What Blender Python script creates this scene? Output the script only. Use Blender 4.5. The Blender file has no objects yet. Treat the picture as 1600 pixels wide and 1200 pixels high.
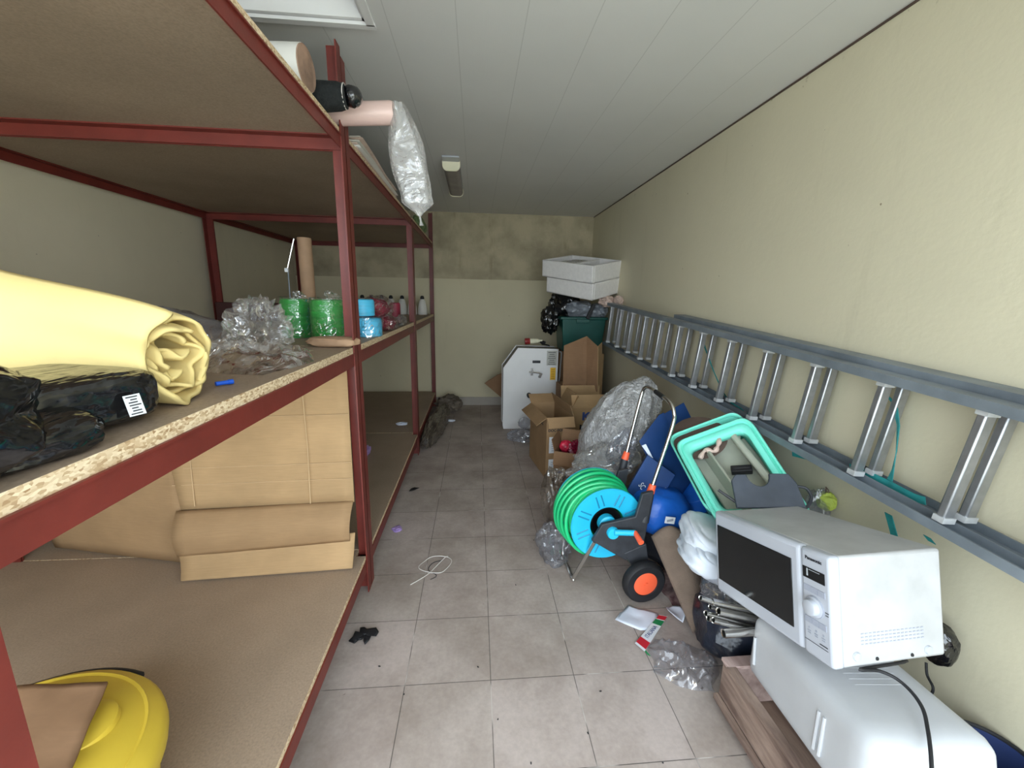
import bpy, bmesh, math, random
from mathutils import Vector, Matrix, Euler, noise
R = math.radians
random.seed(7)
SC = bpy.context.scene
COL = SC.collection

# ------------------------------------------------------------------ camera
cam = bpy.data.cameras.new('camera'); cam.sensor_width = 36; cam.lens = 14.5390; cam.clip_start = 0.02
camo = bpy.data.objects.new('camera', cam); COL.objects.link(camo)
camo.matrix_world = Matrix.Translation((-0.0570, 0.0, 1.4827)) @ Matrix([[0.996245, 0.00066, -0.086576], [-0.084849, 0.20637, -0.974788], [0.017223, 0.978474, 0.205651]]).to_4x4()
SC.camera = camo
# ------------------------------------------------------------------ world, lights, exposure
SC.view_settings.view_transform = 'Standard'; SC.view_settings.look = 'None'
SC.view_settings.gamma = 1; SC.view_settings.use_curve_mapping = False
SC.view_settings.exposure = 0.85
W = bpy.data.worlds.new('sky'); SC.world = W; W.use_nodes = True
bg = W.node_tree.nodes['Background']
bg.inputs[0].default_value = (0.80, 0.91, 1.0, 1); bg.inputs[1].default_value = 3.6
sun = bpy.data.lights.new('sun', 'SUN'); sun.energy = 16; sun.angle = R(1); sun.color = (1, .97, .90)
so = bpy.data.objects.new('sun', sun); COL.objects.link(so); so.rotation_euler = Euler((R(-48), R(8), 0))
# daylight portal in the doorway (guides sampling only)
pl_ = bpy.data.lights.new('doorway_portal', 'AREA'); pl_.shape = 'RECTANGLE'; pl_.size = 3.5; pl_.size_y = 2.35
pl_.cycles.is_portal = True
po = bpy.data.objects.new('doorway_portal', pl_); COL.objects.link(po)
po.location = (-0.35, -0.36, 1.175); po.rotation_euler = (R(90), 0, 0)

# ------------------------------------------------------------------ materials
def mat(name):
    m = bpy.data.materials.new(name); m.use_nodes = True
    nt = m.node_tree; nt.nodes.clear()
    out = nt.nodes.new('ShaderNodeOutputMaterial')
    return m, nt, out
def N(nt, t, **kw):
    n = nt.nodes.new(t)
    for k, v in kw.items(): setattr(n, k, v)
    return n
def coords(nt, scale=(1, 1, 1), world=False, loc=(0, 0, 0)):
    if world:
        c = N(nt, 'ShaderNodeNewGeometry').outputs['Position']
    else:
        c = N(nt, 'ShaderNodeTexCoord').outputs['Object']
    mp = N(nt, 'ShaderNodeMapping'); mp.inputs['Scale'].default_value = scale; mp.inputs['Location'].default_value = loc
    nt.links.new(c, mp.inputs[0]); return mp.outputs[0]
def nz(nt, vec, scale, detail=4, rough=.55, dist=0):
    n = N(nt, 'ShaderNodeTexNoise'); n.inputs['Scale'].default_value = scale; n.inputs['Detail'].default_value = detail
    n.inputs['Roughness'].default_value = rough; n.inputs['Distortion'].default_value = dist
    nt.links.new(vec, n.inputs['Vector']); return n.outputs['Fac']
def ramp(nt, fac, stops):
    r = N(nt, 'ShaderNodeValToRGB'); e = r.color_ramp.elements
    while len(e) > 1: e.remove(e[-1])
    for i, (p, c) in enumerate(stops):
        el = e[0] if i == 0 else e.new(p)
        el.position = p; el.color = (*c, 1) if len(c) == 3 else c
    nt.links.new(fac, r.inputs[0]); return r.outputs[0]
def mixc(nt, fac, a, b, mode='MIX'):
    m = N(nt, 'ShaderNodeMix', data_type='RGBA', blend_type=mode)
    for s, v in ((m.inputs[0], fac), (m.inputs[6], a), (m.inputs[7], b)):
        if hasattr(v, 'links'): nt.links.new(v, s)
        elif isinstance(v, (int, float)): s.default_value = v
        else: s.default_value = (*v, 1)
    return m.outputs[2]
def bump(nt, h, strength, dist=.01):
    b = N(nt, 'ShaderNodeBump'); b.inputs['Strength'].default_value = strength; b.inputs['Distance'].default_value = dist
    nt.links.new(h, b.inputs['Height']); return b.outputs[0]
def std(name, col, rough=.6, var=.12, vs=6, metal=0, bmp=0, bs=60, bd=.004, col2=None, spec=.5, stretch=(1, 1, 1), trans=0, coat=0, world=False):
    m, nt, out = mat(name)
    p = N(nt, 'ShaderNodeBsdfPrincipled'); nt.links.new(p.outputs[0], out.inputs[0])
    v = coords(nt, stretch, world)
    f = nz(nt, v, vs, 5)
    lo = tuple(max(0, c * (1 - var)) for c in col); hi = tuple(min(1, c * (1 + var)) for c in col)
    if col2: hi = col2
    nt.links.new(ramp(nt, f, [(.3, lo), (.7, hi)]), p.inputs['Base Color'])
    p.inputs['Roughness'].default_value = rough; p.inputs['Metallic'].default_value = metal
    p.inputs['Specular IOR Level'].default_value = spec
    p.inputs['Coat Weight'].default_value = coat
    if trans: p.inputs['Subsurface Weight'].default_value = 0
    if bmp: nt.links.new(bump(nt, nz(nt, v, bs, 3), bmp, bd), p.inputs['Normal'])
    return m
def film(name, tint=(1, 1, 1), base=.05, edge=.5, milky=(.8, .8, .8), bmp=.6, bs=9, rough=.10, streak=.35):
    """thin crinkled plastic film: mostly clear, with milky patches and glossy glint lines painted in by noise"""
    m, nt, out = mat(name)
    v = coords(nt)
    tr = N(nt, 'ShaderNodeBsdfTransparent'); tr.inputs[0].default_value = (*tint, 1)
    p = N(nt, 'ShaderNodeBsdfPrincipled'); p.inputs['Base Color'].default_value = (*milky, 1)
    p.inputs['Roughness'].default_value = rough + .05; p.inputs['Specular IOR Level'].default_value = 1
    gl = N(nt, 'ShaderNodeBsdfGlossy'); gl.inputs['Roughness'].default_value = rough; gl.inputs['Color'].default_value = (1, 1, 1, 1)
    nf = nz(nt, v, bs, 3, .5, 1.8)
    b = bump(nt, nf, bmp, .03)
    for sh in (p, gl): nt.links.new(b, sh.inputs['Normal'])
    lw = N(nt, 'ShaderNodeLayerWeight'); lw.inputs[0].default_value = .30; nt.links.new(b, lw.inputs['Normal'])
    # painted-in glints: thin glossy lines where the warped noise crosses its middle value
    w2 = nz(nt, v, bs * 1.3, 2, .5, 2.5)
    ln = ramp(nt, w2, [(.455, (0, 0, 0)), (.495, (streak,) * 3), (.505, (streak,) * 3), (.53, (0, 0, 0))])
    pa = ramp(nt, nz(nt, v, bs * .45, 2), [(.40, (0, 0, 0)), (.62, (1, 1, 1))])
    lm = N(nt, 'ShaderNodeMath', operation='MULTIPLY'); nt.links.new(ln, lm.inputs[0]); nt.links.new(pa, lm.inputs[1])
    a = N(nt, 'ShaderNodeMath', operation='MULTIPLY_ADD', use_clamp=True); a.inputs[1].default_value = edge; a.inputs[2].default_value = .03
    nt.links.new(lw.outputs['Fresnel'], a.inputs[0])
    a2 = N(nt, 'ShaderNodeMath', operation='ADD', use_clamp=True); nt.links.new(a.outputs[0], a2.inputs[0]); nt.links.new(lm.outputs[0], a2.inputs[1])
    m1 = N(nt, 'ShaderNodeMixShader'); m1.inputs[0].default_value = base; nt.links.new(tr.outputs[0], m1.inputs[1]); nt.links.new(p.outputs[0], m1.inputs[2])
    m2 = N(nt, 'ShaderNodeMixShader'); nt.links.new(a2.outputs[0], m2.inputs[0]); nt.links.new(m1.outputs[0], m2.inputs[1]); nt.links.new(gl.outputs[0], m2.inputs[2])
    nt.links.new(m2.outputs[0], out.inputs[0])
    return m

def tile_mat():
    m, nt, out = mat('floor_tile')
    p = N(nt, 'ShaderNodeBsdfPrincipled'); nt.links.new(p.outputs[0], out.inputs[0])
    v = coords(nt, (1, 1, 1), True, (0, -1.3588, 0))
    b = N(nt, 'ShaderNodeTexBrick'); b.offset = 0; b.squash = 1
    b.inputs['Scale'].default_value = 1; b.inputs['Brick Width'].default_value = 1/3; b.inputs['Row Height'].default_value = 1/3
    b.inputs['Mortar Size'].default_value = .0016; b.inputs['Mortar Smooth'].default_value = .1
    b.inputs['Color1'].default_value = (.465, .395, .362, 1); b.inputs['Color2'].default_value = (.435, .375, .335, 1); b.inputs['Mortar'].default_value = (.15, .13, .12, 1)
    nt.links.new(v, b.inputs['Vector'])
    n1 = nz(nt, v, 2.2, 6, .65); n2 = nz(nt, v, 60, 3)
    dirt = ramp(nt, n1, [(.3, (.62, .58, .54)), (.62, (1.06, 1.05, 1.05))])
    fine = ramp(nt, n2, [(.3, (.93, .93, .93)), (.7, (1.05, 1.05, 1.05))])
    n3 = nz(nt, v, 14, 5, .7, .4)
    sp = ramp(nt, n3, [(.27, (.35, .33, .3)), (.31, (1, 1, 1))])
    c = mixc(nt, 1, b.outputs['Color'], dirt, 'MULTIPLY'); c = mixc(nt, 1, c, fine, 'MULTIPLY'); c = mixc(nt, .7, c, sp, 'MULTIPLY')
    # light scuffs along some joints
    n4 = nz(nt, v, 3.5, 3); f4 = ramp(nt, n4, [(.55, (0, 0, 0)), (.62, (1, 1, 1))])
    mm = N(nt, 'ShaderNodeMath', operation='MULTIPLY'); nt.links.new(b.outputs['Fac'], mm.inputs[0]); nt.links.new(f4, mm.inputs[1])
    c = mixc(nt, mm.outputs[0], c, (.55, .5, .46))
    nt.links.new(c, p.inputs['Base Color']); p.inputs['Roughness'].default_value = .62
    p.inputs['Specular IOR Level'].default_value = .35
    inv = N(nt, 'ShaderNodeMath', operation='SUBTRACT'); inv.inputs[0].default_value = 1; nt.links.new(b.outputs['Fac'], inv.inputs[1])
    nt.links.new(bump(nt, inv.outputs[0], .5, .002), p.inputs['Normal'])
    return m
def wall_mat(name, base, stain=.25, rough_scale=1.5, dark=(.2, .17, .1), mould_top=None, bstr=.25):
    m, nt, out = mat(name)
    p = N(nt, 'ShaderNodeBsdfPrincipled'); nt.links.new(p.outputs[0], out.inputs[0])
    v = coords(nt, (1, 1, 1), True)
    n1 = nz(nt, v, rough_scale, 6, .6); 
    c = ramp(nt, n1, [(.25, tuple(x * (1 - stain) for x in base)), (.6, base), (.85, tuple(min(1, x * 1.06) for x in base))])
    vs = coords(nt, (6, 6, .8), True); n2 = nz(nt, vs, 1.2, 5, .7)
    st = ramp(nt, n2, [(.32, (1, 1, 1)), (.24, (1, 1, 1))]) if False else ramp(nt, n2, [(.28, dark), (.40, (1, 1, 1))])
    c = mixc(nt, .25 * stain * 4, c, st, 'MULTIPLY')
    n3 = nz(nt, v, 23, 2, .5); sp = ramp(nt, n3, [(.2, (.25, .2, .15)), (.235, (1, 1, 1))])
    c = mixc(nt, .8, c, sp, 'MULTIPLY')
    if mould_top:
        sep = N(nt, 'ShaderNodeSeparateXYZ'); g = N(nt, 'ShaderNodeNewGeometry'); nt.links.new(g.outputs['Position'], sep.inputs[0])
        mr = N(nt, 'ShaderNodeMapRange'); mr.inputs[1].default_value = mould_top[0]; mr.inputs[2].default_value = mould_top[1]; nt.links.new(sep.outputs[2], mr.inputs[0])
        n4 = nz(nt, coords(nt, (1, 1, 1), True, (3, 0, 0)), 9, 6, .75, .5)
        ad = N(nt, 'ShaderNodeMath', operation='MULTIPLY_ADD'); ad.inputs[1].default_value = .17; nt.links.new(mr.outputs[0], ad.inputs[0]); nt.links.new(n4, ad.inputs[2])
        mo = ramp(nt, ad.outputs[0], [(.72, (1, 1, 1)), (.80, (.38, .33, .24))])
        c = mixc(nt, .75, c, mo, 'MULTIPLY')
    nt.links.new(c, p.inputs['Base Color']); p.inputs['Roughness'].default_value = .75; p.inputs['Specular IOR Level'].default_value = .25
    h = mixc(nt, .4, nz(nt, v, 35, 5), nz(nt, v, 7, 4))
    nt.links.new(bump(nt, h, bstr, .012), p.inputs['Normal'])
    return m
def ceiling_mat():
    m, nt, out = mat('ceiling_panels')
    p = N(nt, 'ShaderNodeBsdfPrincipled'); nt.links.new(p.outputs[0], out.inputs[0])
    g = N(nt, 'ShaderNodeNewGeometry'); sep = N(nt, 'ShaderNodeSeparateXYZ'); nt.links.new(g.outputs['Position'], sep.inputs[0])
    pp = N(nt, 'ShaderNodeMath', operation='ADD'); pp.inputs[1].default_value = .133 + 26.6; nt.links.new(sep.outputs[0], pp.inputs[0])
    md = N(nt, 'ShaderNodeMath', operation='MODULO'); md.inputs[1].default_value = .266; nt.links.new(pp.outputs[0], md.inputs[0])
    lt = N(nt, 'ShaderNodeMath', operation='LESS_THAN'); lt.inputs[1].default_value = .0035; nt.links.new(md.outputs[0], lt.inputs[0])
    v = coords(nt, (1, 1, 1), True)
    base = ramp(nt, nz(nt, v, 1.3, 4), [(.3, (.66, .655, .64)), (.7, (.71, .705, .69))])
    c = mixc(nt, lt.outputs[0], base, (.54, .535, .52))
    nt.links.new(c, p.inputs['Base Color']); p.inputs['Roughness'].default_value = .45
    nt.links.new(bump(nt, nz(nt, coords(nt, (90, 3, 1), True), 2, 3), .06, .004), p.inputs['Normal'])
    return m
def board_mat(name, top=(.35, .262, .19)):
    """chipboard: smooth dull faces, pale flaky cut edges (on faces whose normal points sideways)"""
    m, nt, out = mat(name)
    p = N(nt, 'ShaderNodeBsdfPrincipled'); nt.links.new(p.outputs[0], out.inputs[0])
    v = coords(nt, (1, 1, 1), True)
    face = ramp(nt, nz(nt, v, 1.6, 6, .6), [(.3, tuple(c * .82 for c in top)), (.7, tuple(c * 1.12 for c in top))])
    grit = ramp(nt, nz(nt, v, 150, 3), [(.3, (.86, .86, .86)), (.7, (1.12, 1.12, 1.12))])
    face = mixc(nt, 1, face, grit, 'MULTIPLY')
    vo = N(nt, 'ShaderNodeTexVoronoi'); vo.inputs['Scale'].default_value = 260; nt.links.new(coords(nt, (.5, .5, 1), True), vo.inputs['Vector'])
    edge = ramp(nt, vo.outputs['Color'], [(.1, (.36, .22, .11)), (.4, (.60, .44, .27)), (.8, (.80, .66, .46))])
    g = N(nt, 'ShaderNodeNewGeometry'); sep = N(nt, 'ShaderNodeSeparateXYZ'); nt.links.new(g.outputs['True Normal'], sep.inputs[0])
    ab = N(nt, 'ShaderNodeMath', operation='ABSOLUTE'); nt.links.new(sep.outputs[2], ab.inputs[0])
    lt = N(nt, 'ShaderNodeMath', operation='LESS_THAN'); lt.inputs[1].default_value = .5; nt.links.new(ab.outputs[0], lt.inputs[0])
    nt.links.new(mixc(nt, lt.outputs[0], face, edge), p.inputs['Base Color']); p.inputs['Roughness'].default_value = .6
    p.inputs['Specular IOR Level'].default_value = .3
    nt.links.new(bump(nt, nz(nt, v, 120, 2), .12, .002), p.inputs['Normal'])
    return m
def card_mat(name, col=(.50, .33, .18), corr=0):
    m, nt, out = mat(name)
    p = N(nt, 'ShaderNodeBsdfPrincipled'); nt.links.new(p.outputs[0], out.inputs[0])
    v = coords(nt, (1, 1, 1))
    c = ramp(nt, nz(nt, v, 4, 5), [(.3, tuple(x * .86 for x in col)), (.7, tuple(x * 1.1 for x in col))])
    c2 = ramp(nt, nz(nt, coords(nt, (2, 2, 60)), 6, 3), [(.3, (.93, .93, .93)), (.7, (1.05, 1.05, 1.05))])
    nt.links.new(mixc(nt, 1, c, c2, 'MULTIPLY'), p.inputs['Base Color']); p.inputs['Roughness'].default_value = .8
    p.inputs['Specular IOR Level'].default_value = .2
    return m
def wood_mat(name, a, b):
    m, nt, out = mat(name)
    p = N(nt, 'ShaderNodeBsdfPrincipled'); nt.links.new(p.outputs[0], out.inputs[0])
    v = coords(nt, (14, 1.6, 14)); f = nz(nt, v, 1.6, 6, .65, .6)
    f2 = nz(nt, coords(nt, (4, 1.2, 4)), 2.2, 4)
    c = ramp(nt, f, [(.3, a), (.65, b)]); d = ramp(nt, f2, [(.35, (.4, .34, .32)), (.55, (1, 1, 1))])
    nt.links.new(mixc(nt, .8, c, d, 'MULTIPLY'), p.inputs['Base Color']); p.inputs['Roughness'].default_value = .75
    nt.links.new(bump(nt, f, .4, .004), p.inputs['Normal'])
    return m
M = {}
M['tile'] = tile_mat()
M['skirt'] = std('skirting_tile', (.36, .32, .27), .5, .1, 3, world=True)
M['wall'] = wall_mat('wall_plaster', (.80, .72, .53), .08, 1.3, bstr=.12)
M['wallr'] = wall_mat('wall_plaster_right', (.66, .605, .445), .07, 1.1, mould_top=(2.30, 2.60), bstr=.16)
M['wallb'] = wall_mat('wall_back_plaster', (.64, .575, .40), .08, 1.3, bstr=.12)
M['band'] = wall_mat('concrete_band', (.50, .43, .29), .42, 3.2, dark=(.35, .3, .2), bstr=.4)
M['ceil'] = ceiling_mat()
M['red'] = std('red_oxide_paint', (.165, .025, .017), .46, .16, 9, bmp=.15, bs=40)
M['maroon'] = std('dark_maroon_paint', (.06, .016, .014), .5)
M['board'] = board_mat('chipboard')
M['card'] = card_mat('cardboard', (.35, .22, .115))
M['card2'] = card_mat('cardboard_pale', (.43, .28, .145))
M['card3'] = card_mat('cardboard_brown', (.27, .155, .085))
M['foam'] = std('yellow_foam', (.76, .60, .25), .85, .05, 5, bmp=.1, bs=90)
M['blackbag'] = std('black_plastic_bag', (.005, .005, .006), .16, .3, 5, bmp=.6, bs=11, bd=.025, spec=1.0, stretch=(3, .7, 1.5))
M['black'] = std('black_rubber', (.010, .010, .012), .6, .3, 20)
M['blackpl'] = std('dark_grey_plastic', (.030, .032, .038), .55, .25, 25, bmp=.15, bs=200, bd=.001)
M['charcoal'] = std('charcoal_plastic', (.055, .065, .085), .55, .2, 12, bmp=.2, bs=200, bd=.001)
M['white'] = std('white_enamel', (.43, .45, .50), .32, .04, 4)
M['whiteb'] = std('bright_white_enamel', (.78, .77, .76), .35, .04, 4)
M['mwtop'] = std('dusty_white_enamel', (.44, .44, .44), .42, .12, 9)
M['tank'] = std('white_plastic', (.50, .51, .53), .42, .06, 5, bmp=.15, bs=9, bd=.01)
M['poly'] = std('polystyrene', (.82, .79, .77), .7, .05, 30, bmp=.15, bs=220, bd=.002)
M['glass'] = std('dark_window_glass', (.008, .009, .010), .12, .1, 8)
M['grey'] = std('grey_button', (.33, .35, .42), .5, .06, 40)
M['ink'] = std('black_ink', (.02, .02, .025), .6, .1, 40)
M['blueink'] = std('blue_ink', (.03, .06, .20), .6, .1, 40)
M['lcd'] = std('lcd_bar', (.45, .48, .50), .3, .1, 40)
M['alu'] = std('aluminium', (.42, .43, .45), .36, .12, 30, metal=.8)
M['bracket'] = std('cast_aluminium', (.66, .67, .68), .45, .1, 30, metal=.4)
M['aludull'] = std('dusty_aluminium', (.20, .23, .26), .5, .22, 6, metal=.25, bmp=.1)
M['steel'] = std('bright_steel_tube', (.70, .69, .67), .22, .05, 20, metal=1)
M['strap'] = std('teal_strap', (.02, .24, .24), .7, .2, 30)
M['cyan'] = std('cyan_plastic', (.02, .48, .74), .4, .08, 6)
M['cyandk'] = std('cyan_groove_shade', (.005, .22, .40), .5, .1, 6)  # darker copy of the cyan, paints groove shade onto the flange ribs
M['hose'] = std('green_hose', (.015, .52, .19), .33, .1, 8)
M['orange'] = std('orange_plastic', (.95, .13, .05), .45, .06, 10)
M['mint'] = std('mint_plastic', (.19, .78, .62), .4, .05, 5)
M['mintdk'] = std('teal_plastic_inner', (.10, .55, .45), .45, .08, 5)
M['khaki'] = std('grey_translucent_plastic', (.38, .40, .33), .4, .12, 5)
M['brown'] = std('brown_felt', (.085, .055, .042), .9, .3, 6, bmp=.3, bs=60)
M['carpet'] = std('brown_carpet', (.20, .145, .11), .95, .2, 10, bmp=.5, bs=160, bd=.004)
M['rug'] = std('dark_red_rug', (.045, .010, .015), .95, .1, 22, col2=(.30, .20, .18), bmp=.4, bs=150)
M['navy'] = std('navy_card', (.008, .045, .17), .5, .18, 7)
M['blue'] = std('bright_blue_plastic', (.010, .11, .50), .35, .15, 7, bmp=.5, bs=7, bd=.03)
M['bluepen'] = std('blue_plastic', (.01, .10, .60), .35, .05, 7)
M['bucket'] = std('dark_blue_plastic', (.02, .035, .11), .45, .1, 7)
M['green'] = std('green_twine', (.02, .30, .04), .45, .25, 8, stretch=(1, 1, 14), bmp=.5, bs=8, bd=.006)
M['aqua'] = std('light_blue_twine', (.07, .48, .74), .4, .2, 6, stretch=(1, 1, 12), bmp=.5, bs=8, bd=.006)
M['crimson'] = std('crimson_twine', (.26, .02, .045), .5, .35, 18, bmp=.5, bs=30, bd=.006)
M['yellow'] = std('yellow_plastic', (.70, .50, .05), .42, .06, 5)
M['bin'] = std('dark_green_plastic', (.006, .075, .060), .4, .12, 6)
M['wood'] = wood_mat('weathered_wood', (.09, .05, .04), (.36, .26, .205))
M['woodtop'] = wood_mat('planed_wood', (.42, .29, .26), (.56, .42, .38))
M['kraft'] = std('kraft_tube', (.40, .25, .15), .75, .1, 12)
M['pink'] = std('pinkish_bag_roll', (.70, .50, .45), .35, .07, 8, stretch=(1, 6, 6), bmp=.25, bs=8)
M['rollw'] = std('white_plastic_roll', (.75, .73, .68), .4, .05, 8)
M['corecard'] = std('roll_end_layers', (.32, .20, .14), .7, .35, 14, bmp=.5, bs=30)
M['paper'] = std('paper', (.72, .76, .86), .7, .05, 5)
M['redp'] = std('red_print', (.55, .015, .03), .6, .05, 5)
M['greenp'] = std('green_print', (.01, .22, .07), .6, .05, 5)
M['greybag'] = std('grey_plastic_sack', (.23, .25, .28), .35, .3, 9, bmp=.6, bs=14, bd=.02)
M['pinkbag'] = std('pale_pink_bag', (.62, .47, .40), .5, .2, 9, bmp=.6, bs=14, bd=.02)
M['cloth'] = std('white_sack', (.60, .66, .74), .55, .10, 5, bmp=.4, bs=9, bd=.02, col2=(.78, .80, .86))
M['lime'] = std('lime_plastic', (.38, .46, .07), .6, .15, 20)
M['cream'] = std('cream_cap', (.80, .76, .56), .5, .03, 20)
M['label'] = std('white_label', (.75, .77, .80), .6, .04, 30)
M['ylabel'] = std('yellow_label', (.85, .50, .03), .6, .06, 30)
M['glabel'] = std('grey_label', (.48, .47, .42), .5, .1, 60)
M['lilac'] = std('lilac_plastic', (.38, .26, .55), .5, .1, 20)
M['darkbag'] = std('navy_black_bag', (.010, .014, .025), .3, .4, 8, bmp=.5, bs=14, bd=.02)
M['lampshade'] = std('smoked_diffuser', (.24, .21, .21), .25, .1, 9)
M['film'] = film('clear_film', base=.02, edge=.35, streak=.6)
M['filmbright'] = film('clear_film_shiny', base=.09, edge=.55, bmp=.7, bs=6, rough=.10, streak=.8)
M['filmmilk'] = film('milky_film', base=.46, edge=.3, milky=(.52, .51, .50), bs=8, streak=.15)
M['bubble'] = film('bubble_wrap', base=.44, edge=.5, milky=(.80, .80, .81), bmp=1, bs=20, rough=.22, streak=.6)
M['filmgrey'] = film('dusty_film', tint=(.86, .86, .88), base=.14, edge=.35, milky=(.50, .52, .58), bs=6, bmp=.5, streak=.5)
M['filmbrown'] = film('brown_film', tint=(.75, .70, .64), base=.45, edge=.3, milky=(.24, .20, .165), bs=12, streak=.25)
M['string'] = std('pale_twine', (.62, .58, .54), .5, .1, 30)

# ------------------------------------------------------------------ mesh helpers
ROOTS = {}
class MB:
    def __init__(s, mtx=None): s.v = []; s.f = []; s.mi = []; s.M = mtx or Matrix()
    def add(s, vs, fs, mi=0):
        o = len(s.v); s.v += [s.M @ Vector(p) for p in vs]
        s.f += [tuple(i + o for i in f) for f in fs]; s.mi += [mi] * len(fs); return s
    def box(s, c, d, rot=None, mi=0):
        x, y, z = (k / 2 for k in d); q = Euler(rot).to_matrix() if rot else Matrix.Identity(3)
        vs = [q @ Vector((a * x, b * y, e * z)) + Vector(c) for a in (-1, 1) for b in (-1, 1) for e in (-1, 1)]
        return s.add(vs, [(0, 1, 3, 2), (4, 6, 7, 5), (0, 4, 5, 1), (2, 3, 7, 6), (0, 2, 6, 4), (1, 5, 7, 3)], mi)
    def tube(s, path, r, seg=12, closed=False, cap=True, mi=0, flat=None):
        """sweep a circle (or flat=(w,t) strip) along a path"""
        P = [Vector(p) for p in path]; n = len(P); rs = r if isinstance(r, (list, tuple)) else [r] * n
        vs = []; up = None
        for i in range(n):
            t = (P[(i + 1) % n] - P[i - 1]) if closed else (P[min(i + 1, n - 1)] - P[max(i - 1, 0)])
            t.normalize()
            if up is None:
                up = Vector((0, 0, 1)) if abs(t.z) < .9 else Vector((1, 0, 0))
            a = up - t * up.dot(t)
            if a.length < 1e-6: a = t.orthogonal()
            a.normalize(); up = a; b = t.cross(a)
            for k in range(seg):
                th = 2 * math.pi * k / seg
                vs.append(P[i] + (a * math.cos(th) + b * math.sin(th)) * rs[i])
        fs = []
        for i in range(n if closed else n - 1):
            j = (i + 1) % n
            for k in range(seg):
                k2 = (k + 1) % seg; fs.append((i * seg + k, i * seg + k2, j * seg + k2, j * seg + k))
        if cap and not closed:
            fs.append(tuple(range(seg))[::-1]); fs.append(tuple((n - 1) * seg + k for k in range(seg)))
        return s.add(vs, fs, mi)
    def ribbon(s, path, w, wd=None, mi=0, t=.0015):
        """flat strap: width vector per point"""
        P = [Vector(p) for p in path]; n = len(P); vs = []
        for i in range(n):
            W_ = Vector(wd[i] if isinstance(wd, list) else wd).normalized() * (w[i] if isinstance(w, list) else w) / 2
            tg = (P[min(i + 1, n - 1)] - P[max(i - 1, 0)]).normalized(); nn = W_.cross(tg).normalized() * t
            vs += [P[i] - W_ - nn, P[i] + W_ - nn, P[i] + W_ + nn, P[i] - W_ + nn]
        fs = []
        for i in range(n - 1):
            for k in range(4): fs.append((i * 4 + k, i * 4 + (k + 1) % 4, i * 4 + 4 + (k + 1) % 4, i * 4 + 4 + k))
        fs += [(0, 1, 2, 3), tuple((n - 1) * 4 + k for k in (3, 2, 1, 0))]
        return s.add(vs, fs, mi)
    def lathe(s, prof, seg=32, mtx=None, mi=0, cap=True):
        m = mtx or Matrix(); vs = []; fs = []; n = len(prof)
        for (r, z) in prof:
            for k in range(seg):
                th = 2 * math.pi * k / seg; vs.append(m @ Vector((r * math.cos(th), r * math.sin(th), z)))
        for i in range(n - 1):
            for k in range(seg): fs.append((i * seg + k, i * seg + (k + 1) % seg, (i + 1) * seg + (k + 1) % seg, (i + 1) * seg + k))
        if cap:
            fs.append(tuple(range(seg))[::-1]); fs.append(tuple((n - 1) * seg + k for k in range(seg)))
        return s.add(vs, fs, mi)
    def prism(s, poly, h, mtx=None, mi=0):
        m = mtx or Matrix(); n = len(poly)
        vs = [m @ Vector((x, y, 0)) for x, y in poly] + [m @ Vector((x, y, h)) for x, y in poly]
        fs = [tuple(range(n))[::-1], tuple(range(n, 2 * n))] + [(i, (i + 1) % n, n + (i + 1) % n, n + i) for i in range(n)]
        return s.add(vs, fs, mi)
    def grid(s, fn, nu, nv, mi=0, wrap=False):
        vs = [fn(i / (nu if wrap else nu - 1), j / (nv - 1)) for i in range(nu) for j in range(nv)]
        fs = []
        for i in range(nu if wrap else nu - 1):
            for j in range(nv - 1):
                a = i * nv + j; b = ((i + 1) % nu) * nv + j; fs.append((a, b, b + 1, a + 1))
        return s.add(vs, fs, mi)
    def blob(s, c, rad, rot=(0, 0, 0), amp=.15, sc=3., sub=4, seed=0, zmin=None, sq=1., ridged=True, mi=0, xmax=None):
        bm = bmesh.new(); bmesh.ops.create_icosphere(bm, subdivisions=sub, radius=1)
        q = Euler(rot).to_matrix(); C0 = Vector(c); vs = []
        for v in bm.verts:
            p = v.co.copy()
            if sq != 1:
                p = Vector([math.copysign(abs(k) ** sq, k) for k in p])
            q0 = v.co * sc * .62 + Vector((seed, seed * .7, 0)); q0 += .45 * noise.noise_vector(q0 * .8)
            if ridged: n1 = .55 - abs(noise.noise(q0)) * 1.9 + .45 * (.4 - abs(noise.noise(q0 * 2.3 + Vector((5, 1, 2)))) * 1.6) + .12 * (.4 - abs(noise.noise(q0 * 5.1)) * 1.6)
            else: n1 = noise.fractal(q0, 1., 2., 3)
            p = p * (1 + amp * n1)
            p = q @ Vector((p.x * rad[0], p.y * rad[1], p.z * rad[2])) + C0
            if zmin is not None and p.z < zmin: p.z = zmin + (p.z - zmin) * .02
            if xmax is not None and p.x > xmax: p.x = xmax
            vs.append(p)
        fs = [tuple(v.index for v in f.verts) for f in bm.faces]; bm.free()
        return s.add(vs, fs, mi)
    def build(s, name, mats, parent=None, smooth=True, bevel=0, solid=0, sub=0, base=None, angle=40, seg=2, weld=False):
        me = bpy.data.meshes.new(name)
        if parent is not None: inv = ROOTS[parent.name].inverted()
        else:
            if base is None:
                xs = [v.x for v in s.v]; ys = [v.y for v in s.v]; zs = [v.z for v in s.v]
                base = ((min(xs) + max(xs)) / 2, (min(ys) + max(ys)) / 2, min(zs))
            inv = Matrix.Translation(base).inverted()
        me.from_pydata([inv @ v for v in s.v], [], s.f)
        for m in (mats if isinstance(mats, (list, tuple)) else [mats]): me.materials.append(m)
        for p, i in zip(me.polygons, s.mi): p.material_index = i
        bm = bmesh.new(); bm.from_mesh(me)
        if weld: bmesh.ops.remove_doubles(bm, verts=bm.verts, dist=1e-5)
        bmesh.ops.recalc_face_normals(bm, faces=bm.faces); bm.to_mesh(me); bm.free()
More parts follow.
